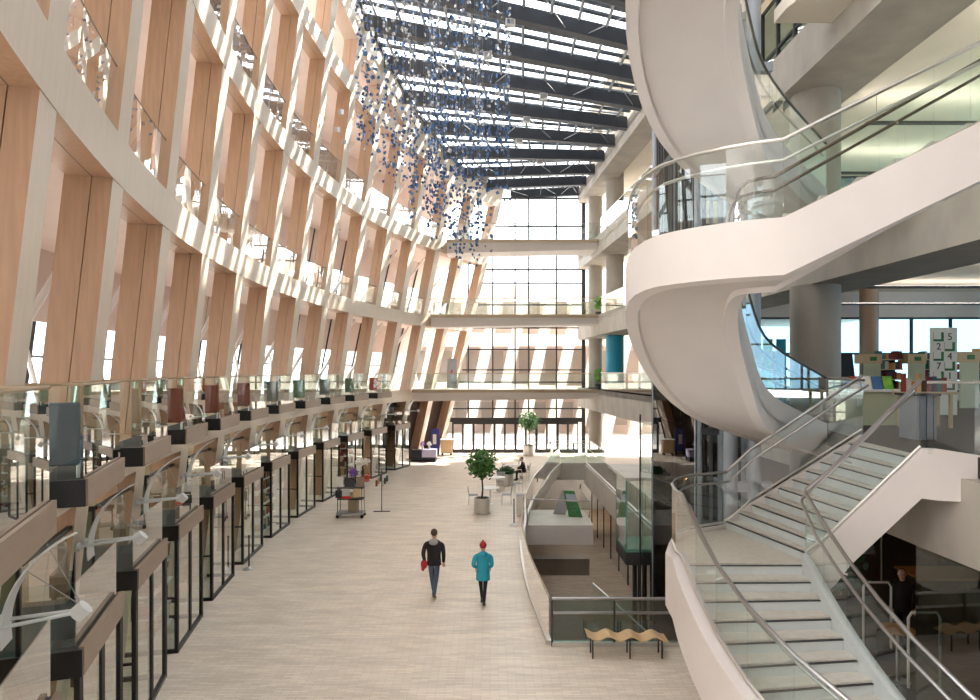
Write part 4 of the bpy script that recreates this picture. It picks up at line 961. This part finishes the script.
# plants etc on right far levels
for z,f in((Z2,'second'),(Z3,'third')):
    x,y=7.2,43.3
    t=thing('potted_plant',(x,y,z),'bright green potted plant by the guard on the %s floor at the far right'%f,'plant'); MB().lathe((x,y,z),[(.16,0),(.2,.35)],16).build('pot','charcoal',t,smooth=True); leaves((x,y,z+.95),.5,160,.14,(.6,.6,1.1),.1).build('foliage','leaf_light',t)
t=thing('corridor_doors',(-1.2,45.5,Z2),'grey double door with a small red notice behind the lowest bridge','door')
MB().box(-3.05,-2.35,46.0,46.08,Z2,Z2+2.1).build('door_leaf','steel_blue',t); MB().box(-2.75,-2.65,45.98,46.0,Z2+1.1,Z2+1.3).build('notice','red_sign',t); MB().box(-2.42,-2.4,45.96,46.0,Z2+.95,Z2+1.15).build('handle','steel',t)
# ------------------------------------------------------------------ cafe / ground right
for (x,y,z) in ((-6.1,26.5,16.6),(-6.2,26.3,15.8),(-6.0,26.6,15.4)):
    o=bpy.data.objects.new('hanging_piece',silver_me); COL.objects.link(o); o.location=(x,y,z); o.scale=(1.9,1.9,1.9); tag(o,'larger white folded piece hanging apart, left of the main blue cluster','ornament','white outlier pieces of the hanging sculpture')
for k,(x,y) in enumerate(((7.95,11.9),(8.1,13.6))):
    t=thing('security_gate',(x,y,0),['nearer','farther'][k]+' white tube security gate in the dark ground floor entrance','gate')
    w=.29; MB().tube([(x-w,y,0),(x-w,y,1.5),(x-w+.06,y,1.6),(x+w-.06,y,1.6),(x+w,y,1.5),(x+w,y,0)],.025,8).build('frame','white_paint',t,smooth=True); MB().box(x-w-.1,x+w+.1,y-.12,y+.12,0,.22).build('base','black',t)
t=thing('round_side_table',(8.1,12.8,0),'small round wooden topped bar table behind the security gate','table')
MB().lathe((7.9,12.6,0),[(.3,1.0),(.3,1.03)],24).build('tabletop','warm_wood',t); MB().tube([(7.9,12.6,.02),(7.9,12.6,1.0)],.03,8).build('pedestal','brushed',t); MB().lathe((7.9,12.6,0),[(.22,0),(.22,.02)],20).build('foot','brushed',t)
t=thing('floor_plant',(8.4,15.6,0),'dark leafy plant standing in the dim ground floor area','plant'); MB().lathe((8.2,15.2,0),[(.2,0),(.26,.4)],16).build('pot','charcoal',t); leaves((8.2,15.2,1.5),.8,260,.16,(.8,.8,1.2),.1).build('foliage','leaf_dark',t)
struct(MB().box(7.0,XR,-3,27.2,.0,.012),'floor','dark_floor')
t=thing('shop_counter',(11.5,15.5,0),'dim brown shop counter with goods on the ground floor at right','counter'); MB().box(10.3,13.5,15.5,16.3,0,1.05).build('body','cafe_wall',t); MB().box(10.2,13.6,15.4,16.4,1.05,1.1).build('worktop','warm_wood',t)
t=thing('merchandise_rack',(11,19,0),'pale blue clothes hanging on a rack in the dim ground floor shop','rack'); MB().tube([(9.8,18.6,0),(9.8,18.6,1.7),(11.2,18.6,1.7),(11.2,18.6,0)],.02,6).build('frame','brushed',t)
MB().hexa([(10,18.5,.8),(11,18.5,.8),(11,18.75,.8),(10,18.75,.8)],[(10.2,18.55,1.65),(10.8,18.55,1.65),(10.8,18.65,1.65),(10.2,18.65,1.65)]).build('garment','steel_blue',t,bevel=.03)
guard('glass_balustrade',[(6.95,10.6),(7.1,8),(7.1,5),(7.1,2)],'frameless dark glass wall panels beside the ground floor entrance at right',h=3.2,base=True,glassm='glass_dark',rail='dark_frame')
for k,(x,y) in enumerate(((9,12),(10.5,15),(12,18),(9.5,18),(13,14),(11,10))):
    t=thing('pendant_lamp',(x,y,2.9),'small warm pendant lamp glowing in the dim ground floor shop','lamp','pendant lamps of the ground floor shop'); MB().lathe((x,y,2.9),[(.12,0),(.05,.14)],16).build('lamp_shade','cafe_wall',t,smooth=True); MB().ball((x,y,2.9),.06).build('bulb','cafe_lamp',t,smooth=True); MB().tube([(x,y,3.04),(x,y,4.5)],.006,4).build('cord','black',t)
# ------------------------------------------------------------------ outdoors
struct(MB().box(-60,60,48.3,140,-.12,-.02),'floor','outside_pave'); struct(MB().box(-80,-16.1,-40,48.3,-.12,-.02),'floor','outside_pave'); struct(MB().box(24.5,80,-40,48.3,-.12,-.02),'floor','outside_pave')
t=thing('stone_building',(0,64,0),'pale building with leaning window openings outside the glass end wall','building')
def ob(x,z): return V((x+.28*z*.8,64-0.0,z))
prev=None
zs=[0,4.2,5.4,9.0,10.2,13.8,16]
for (z0,z1) in((3.6,5.2),(8.4,10.0),(13.0,14.6)):
    MB().hexa([(-16+.2*z0,63.5,z0),(16,60.5,z0),(16,61.7,z0),(-16+.2*z0,64.7,z0)],[(-16+.2*z0,63.5,z1),(16,60.5,z1-.8),(16,61.7,z1-.8),(-16+.2*z1,64.7,z1)]).build('band','outside_stone',t)
for k in range(12):
    x=-13+2.6*k; y=63.3-.094*(x+16)
    MB().hexa([(x,y,0),(x+1.0,y,0),(x+1.0,y+1,0),(x,y+1,0)],[(x+3,y,14.2),(x+4.0,y,14.2),(x+4.0,y+1,14.2),(x+3,y+1,14.2)]).build('pier','outside_stone',t)
MB().hexa([(-16,66,0),(18,63,0),(18,63.3,0),(-16,66.3,0)],[(-16,66,14),(18,63,12),(18,63.3,12),(-16,66.3,14)]).build('infill_wall','outside_dark' if 0 else 'corridor_plaster',t)
for k in range(11):
    for z in(.8,5.8,10.6):
        x=-11.4+2.6*k+.21*z; y=65.4-.088*(x+16); MB().box(x,x+1.1,y-.05,y+.05,z,z+2.2).build('window','outside_dark',t)
# ------------------------------------------------------------------ people
def skinmesh(name,joints,edges,mname,parent,sub=2,root=0,off=(0,0,0)):
    me=bpy.data.meshes.new(name); me.from_pydata([j[0] for j in joints],edges,[]); o=bpy.data.objects.new(name,me); COL.objects.link(o)
    sk=o.modifiers.new('s','SKIN'); sk.use_smooth_shade=True; sb=o.modifiers.new('u','SUBSURF'); sb.levels=sub; sb.render_levels=sub
    if not me.skin_vertices:
        bpy.context.view_layer.objects.active=o
    for k,j in enumerate(joints):
        v=me.skin_vertices[0].data[k]; r=j[1]; v.radius=r if isinstance(r,tuple) else (r,r); v.use_root=(k==root)
    bpy.context.view_layer.update()
    m2=bpy.data.meshes.new_from_object(o.evaluated_get(bpy.context.evaluated_depsgraph_get())); m2.materials.clear(); m2.materials.append(M[mname])
    bpy.data.objects.remove(o); n=bpy.data.objects.new(name,m2); COL.objects.link(n); n.parent=parent
    for p in m2.polygons: p.use_smooth=True
    return n
def head_mesh(c,hs,parent,hairm,hat=False,hairlen=0):
    mb=MB(); n=16; rings=[]
    x,y,z=c
    prof=[(-.115,.035,.045,.03),(-.10,.05,.06,.022),(-.07,.062,.078,.01),(-.03,.070,.088,.004),(.01,.076,.094,0),(.05,.076,.095,-.004),(.085,.062,.08,-.008),(.11,.035,.045,-.008),(.12,.008,.01,-.008)]
    for dz,a,b,fy in prof:
        rings.append([(x+a*hs*math.cos(2*pi*k/n),y+(fy+b*math.sin(2*pi*k/n))*hs,z+dz*hs) for k in range(n)])
    mb.loft(rings); mb.hexa([(x-.012*hs,y+.08*hs,z-.03*hs),(x+.012*hs,y+.08*hs,z-.03*hs),(x+.010*hs,y+.115*hs,z-.028*hs),(x-.01*hs,y+.115*hs,z-.028*hs)],[(x-.008*hs,y+.085*hs,z+.02*hs),(x+.008*hs,y+.085*hs,z+.02*hs),(x+.006*hs,y+.095*hs,z+.02*hs),(x-.006*hs,y+.095*hs,z+.02*hs)])
    for s in(-1,1): mb.ball((x+s*.078*hs,y,z),.022*hs,8,(.4,.8,1.3))
    h=mb.build('head','skin',parent,smooth=True)
    e=MB()
    for s in(-1,1): e.ball((x+s*.03*hs,y+.085*hs,z+.012*hs),.010*hs,8)
    e.build('eyes','black',h); MB().box(x-.022*hs,x+.022*hs,y+.086*hs,y+.093*hs,z-.062*hs,z-.054*hs).build('mouth','red_cloth',h)
    if hat:
        MB().ball((x,y-.008*hs,z+.045*hs),.112*hs,16,(.85,1.0,.92)).build('knit_hat','red_cloth',parent,smooth=True); MB().ball((x,y-.01,z+.16*hs),.03*hs,10).build('bobble','red_cloth',parent,smooth=True)
    else:
        MB().ball((x,y-.022*hs,z+.034*hs),.106*hs,16,(.79,.95,.86)).build('hair',hairm,parent,smooth=True)
def hand(mbw,wr,fwd,side,sc=1.0):
    # palm and five short fingers hanging from the wrist
    w=V(wr); f=V(fwd).normalized(); s=V(side).normalized(); pl=w+f*.05*sc
    mbw.loft([[w+s*.02*sc+V((0,.012,0))*sc,w-s*.02*sc+V((0,.012,0))*sc,w-s*.02*sc-V((0,.012,0))*sc,w+s*.02*sc-V((0,.012,0))*sc],[w+f*.085*sc+s*.04*sc+V((0,.012,0))*sc,w+f*.085*sc-s*.04*sc+V((0,.012,0))*sc,w+f*.085*sc-s*.04*sc-V((0,.012,0))*sc,w+f*.085*sc+s*.04*sc-V((0,.012,0))*sc]])
    up=f.cross(s).normalized()
    for k,l in enumerate((.065,.078,.072,.056)):
        b=w+f*.08*sc+s*(.03-.02*k)*sc; mbw.tube([b,b+f*l*.55*sc,b+(f*l*.9+up*.02)*sc],[.0095*sc,.009*sc,.007*sc],6)
    b=w+f*.03*sc+s*.035*sc; mbw.tube([b,b+(s*.03+f*.03)*sc,b+(s*.035+f*.06)*sc],[.011*sc,.010*sc,.008*sc],6)
def garment(name,torso,arms,mname,parent,s,r):
    # torso: list of (cx,cy,z,a,b) rings ; arms: lists of (point,radius)
    mb=MB(); n=20
    mb.loft([[(cx+a*math.cos(2*pi*k/n),cy+b*math.sin(2*pi*k/n),z) for k in range(n)] for cx,cy,z,a,b in torso])
    for pts in arms:
        q=spl([p for p,_ in pts],4); m=len(q)-1
        rr=[]
        for k in range(len(q)):
            f=k/m*(len(pts)-1); i=min(int(f),len(pts)-2); rr.append(pts[i][1]+(pts[i+1][1]-pts[i][1])*(f-i))
        mb.tube(q,rr,12)
    return mb.build(name,mname,parent,smooth=True)
def walker(x,y,H,rz,label,top,legs,topm_r,coat=False,hat=False,hood=None,bag=False,zbase=0,shoe='shoe_brown',sit=False,hair='hair'):
    t=thing('person',(x,y,zbase),label,'person',world=False); s=H/1.75
    # local: facing +Y
    pel=(0,0,.95*s); hipL,hipR=(-.09*s,0,.92*s),(.09*s,0,.92*s)
    if sit:
        pel=(0,0,.5*s); hipL,hipR=(-.1*s,0,.48*s),(.1*s,0,.48*s)
        kneeL,kneeR=(-.12*s,.42*s,.5*s),(.13*s,.42*s,.5*s); ankL,ankR=(-.12*s,.48*s,.09*s),(.13*s,.38*s,.09*s)
        ch=(0,.05*s,.86*s); neck=(0,.1*s,1.04*s); hd=(0,.16*s,1.20*s); shL,shR=(-.18*s,.06*s,.97*s),(.18*s,.06*s,.97*s); elL,elR=(-.24*s,.16*s,.72*s),(.24*s,.16*s,.72*s); wrL,wrR=(-.12*s,.36*s,.68*s),(.12*s,.36*s,.66*s)
    else:
        kneeL,kneeR=(-.06*s,.06*s,.50*s),(.06*s,-.04*s,.50*s); ankL,ankR=(-.03*s,.16*s,.09*s),(.035*s,-.24*s,.12*s)
        ch=(0,.01*s,1.25*s); neck=(0,.02*s,1.47*s); hd=(0,.04*s,1.635*s); shL,shR=(-.185*s,0,1.42*s),(.185*s,0,1.42*s)
        elL,elR=(-.27*s,-.05*s,1.14*s),(.25*s,.0*s,1.13*s); wrL,wrR=(-.25*s,.05*s,.90*s),(.24*s,.07*s,.89*s)
        if coat: wrL,wrR=(-.19*s,.12*s,1.02*s),(.19*s,.12*s,1.02*s)
    r=topm_r
    mid=tuple((a+b)/2 for a,b in zip(pel,ch))
    body=[(pel,(.125*s,.09*s)),(mid,(.115*s,.085*s)),(ch,(.135*s,.095*s)),(neck,(.052*s,.052*s)),(hd,(.055*s,.06*s)),
      (shL,.036*s),(elL,.032*s),(wrL,.027*s),(shR,.036*s),(elR,.032*s),(wrR,.027*s),(hipL,.085*s),(kneeL,.056*s),(ankL,.036*s),(hipR,.085*s),(kneeR,.056*s),(ankR,.036*s)]
    ed=[(0,1),(1,2),(2,3),(3,4),(2,5),(5,6),(6,7),(2,8),(8,9),(9,10),(0,11),(11,12),(12,13),(0,14),(14,15),(15,16)]
    skinmesh('body',body,ed,'skin',t,1)
    head_mesh(hd,s*1.05,t,hair,hat)
    hm=MB(); hand(hm,wrL,(0,.15,-1),(1,0,0),s); hand(hm,wrR,(0,.15,-1),(-1,0,0),s); hm.build('hands','skin',t,smooth=True)
    V3=V
    arms=[[(V3(shL)+V3((.07*s,0,-.02*s)),.055*s),(V3(shL)+V3((-.03*s,0,-.075*s)),.06*s*r),(V3(elL),.054*s*r),(V3(elL).lerp(V3(wrL),.95),.043*s*r)],[(V3(shR)+V3((-.07*s,0,-.02*s)),.055*s),(V3(shR)+V3((.03*s,0,-.075*s)),.06*s*r),(V3(elR),.054*s*r),(V3(elR).lerp(V3(wrR),.95),.043*s*r)]]
    hem=.70*s if coat else .84*s
    if sit: tor=[(0,0,.44*s,.17*s,.13*s),(0,.02*s,.6*s,.165*s,.125*s),(0,.05*s,.82*s,.18*s,.12*s),(0,.07*s,.97*s,.17*s,.10*s),(0,.09*s,1.03*s,.08*s,.07*s)]
    elif coat: tor=[(0,0,hem,.20*s,.15*s),(0,0,.88*s,.195*s,.145*s),(0,0,1.06*s,.175*s,.13*s),(0,0,1.26*s,.19*s,.13*s),(0,0,1.38*s,.20*s,.12*s),(0,0,1.44*s,.165*s,.10*s),(0,.01*s,1.49*s,.08*s,.075*s)]
    else: tor=[(0,0,hem,.185*s,.14*s),(0,0,.92*s,.185*s,.14*s),(0,0,1.10*s,.175*s,.13*s),(0,0,1.26*s,.195*s,.135*s),(0,0,1.38*s,.205*s,.12*s),(0,0,1.44*s,.17*s,.10*s),(0,.01*s,1.49*s,.08*s,.075*s)]
    garment('coat' if coat else 'jacket',tor,arms,top,t,s,r)
    skinmesh('trousers',[(pel,(.108*s,.085*s)),(hipL,.086*s),(kneeL,.07*s),(ankL,.05*s),(hipR,.086*s),(kneeR,.07*s),(ankR,.05*s)] if not coat else [(pel,(.11*s,.09*s)),(hipL,.088*s),(kneeL,.06*s),(ankL,.04*s),(hipR,.088*s),(kneeR,.06*s),(ankR,.04*s)],[(0,1),(1,2),(2,3),(0,4),(4,5),(5,6)],legs,t,2)
    for k,a in enumerate((ankL,ankR)):
        mb=MB(); tilt=0 if k==0 or sit else .10*s
        mb.loft([[(a[0]-.035*s,a[1]-.07*s,a[2]-.09*s+tilt),(a[0]+.035*s,a[1]-.07*s,a[2]-.09*s+tilt),(a[0]+.035*s,a[1]-.06*s,a[2]+.02*s),(a[0]-.035*s,a[1]-.06*s,a[2]+.02*s)],
                 [(a[0]-.045*s,a[1]+.04*s,a[2]-.09*s+tilt*.3),(a[0]+.045*s,a[1]+.04*s,a[2]-.09*s+tilt*.3),(a[0]+.04*s,a[1]+.04*s,a[2]+.0*s),(a[0]-.04*s,a[1]+.04*s,a[2]+.0*s)],
                 [(a[0]-.04*s,a[1]+.17*s,a[2]-.09*s-tilt*.3),(a[0]+.04*s,a[1]+.17*s,a[2]-.09*s-tilt*.3),(a[0]+.035*s,a[1]+.16*s,a[2]-.05*s-tilt*.2),(a[0]-.035*s,a[1]+.16*s,a[2]-.05*s-tilt*.2)]]); mb.build('shoe',shoe,t,bevel=.008)
    if hood: MB().ball((0,-.09*s,neck[2]-.02*s),.115*s,14,(1.05,.75,.75)).build('hood',hood,t,smooth=True)
    t.rotation_euler=(0,0,rz); t.location=(x,y,zbase); return t
x,y=gp(434,597); man=walker(x,y,1.80,R_(-4),'man walking away in a black jacket with grey hood and blue jeans','jacket_black','jeans',1.0,hood='hood_grey')
s=1.8/1.75
t=thing('red_bundle',(x-.28,y+.02,.9),'bright red folded garment carried in the left hand of the walking man','garment'); MB().ball((x-.27,y+.03,.86),.09,12,(1.0,.8,1.4)).ball((x-.30,y+.05,.76),.06,10,(.8,.8,1.5)).ball((x-.2,y+.0,.9),.06,10,(1.4,.8,1)).build('cloth','red_cloth',t,smooth=True)
x,y=gp(483,604); walker(x,y,1.58,0,'person walking away in a teal hooded coat, red knit hat and black leggings','coat_teal','legging',1.1,coat=True,hat=True,hood='coat_teal',shoe='black')
x,y=gp(524,480); walker(x,y,1.7,R_(100),'seated person in black clothes resting beside the low steel planter','jacket_black','jacket_black',1.0,sit=True,shoe='black')
chair(x,y,R_(100)+pi,'light metal cafe chair carrying the seated person in black')
p=P(6.75,Z2,-1.2); walker(p.x,p.y,1.75,R_(-90),'person in a maroon top standing on the second floor behind the timber fins','maroon','legging',1.0,zbase=Z2,shoe='black')
walker(9.0,14.2,1.7,R_(150),'person in dark clothes standing in the dim ground floor entrance','jacket_black','legging',1.0,shoe='black')
# ------------------------------------------------------------------ lights, world, camera
w=bpy.data.worlds.new('World'); S.world=w; w.use_nodes=True; nt=w.node_tree; bg=nt.nodes['Background']
bg.inputs[0].default_value=(.92,.96,1,1); bg.inputs[1].default_value=2.8
sd=bpy.data.lights.new('sun','SUN'); sd.energy=11; sd.angle=R_(1.2); sd.color=(1,.94,.86)
so=bpy.data.objects.new('sun',sd); COL.objects.link(so); so.rotation_euler=V((.72,.42,.75)).to_track_quat('Z','Y').to_euler(); so.location=(20,10,40)
cd=bpy.data.cameras.new('camera'); cam=bpy.data.objects.new('camera',cd); COL.objects.link(cam); cam.location=(0,0,EYE); cam.rotation_euler=(pi/2,0,0)
cd.sensor_fit='HORIZONTAL'; cd.sensor_width=36; cd.lens=36*650/980; cd.shift_y=21/980; cd.clip_start=.1; cd.clip_end=400; S.camera=cam
S.view_settings.view_transform='Standard'; S.view_settings.look='None'; S.view_settings.gamma=1; S.view_settings.exposure=1.15
try: S.view_settings.use_curve_mapping=False
except Exception: pass
cy_=S.cycles; cy_.max_bounces=10; cy_.diffuse_bounces=5; cy_.glossy_bounces=4; cy_.transparent_max_bounces=40; cy_.sample_clamp_indirect=6; cy_.use_denoising=True; cy_.caustics_reflective=False; cy_.caustics_refractive=False
for o in list(bpy.data.objects):
    if '_o' in o: del o['_o']
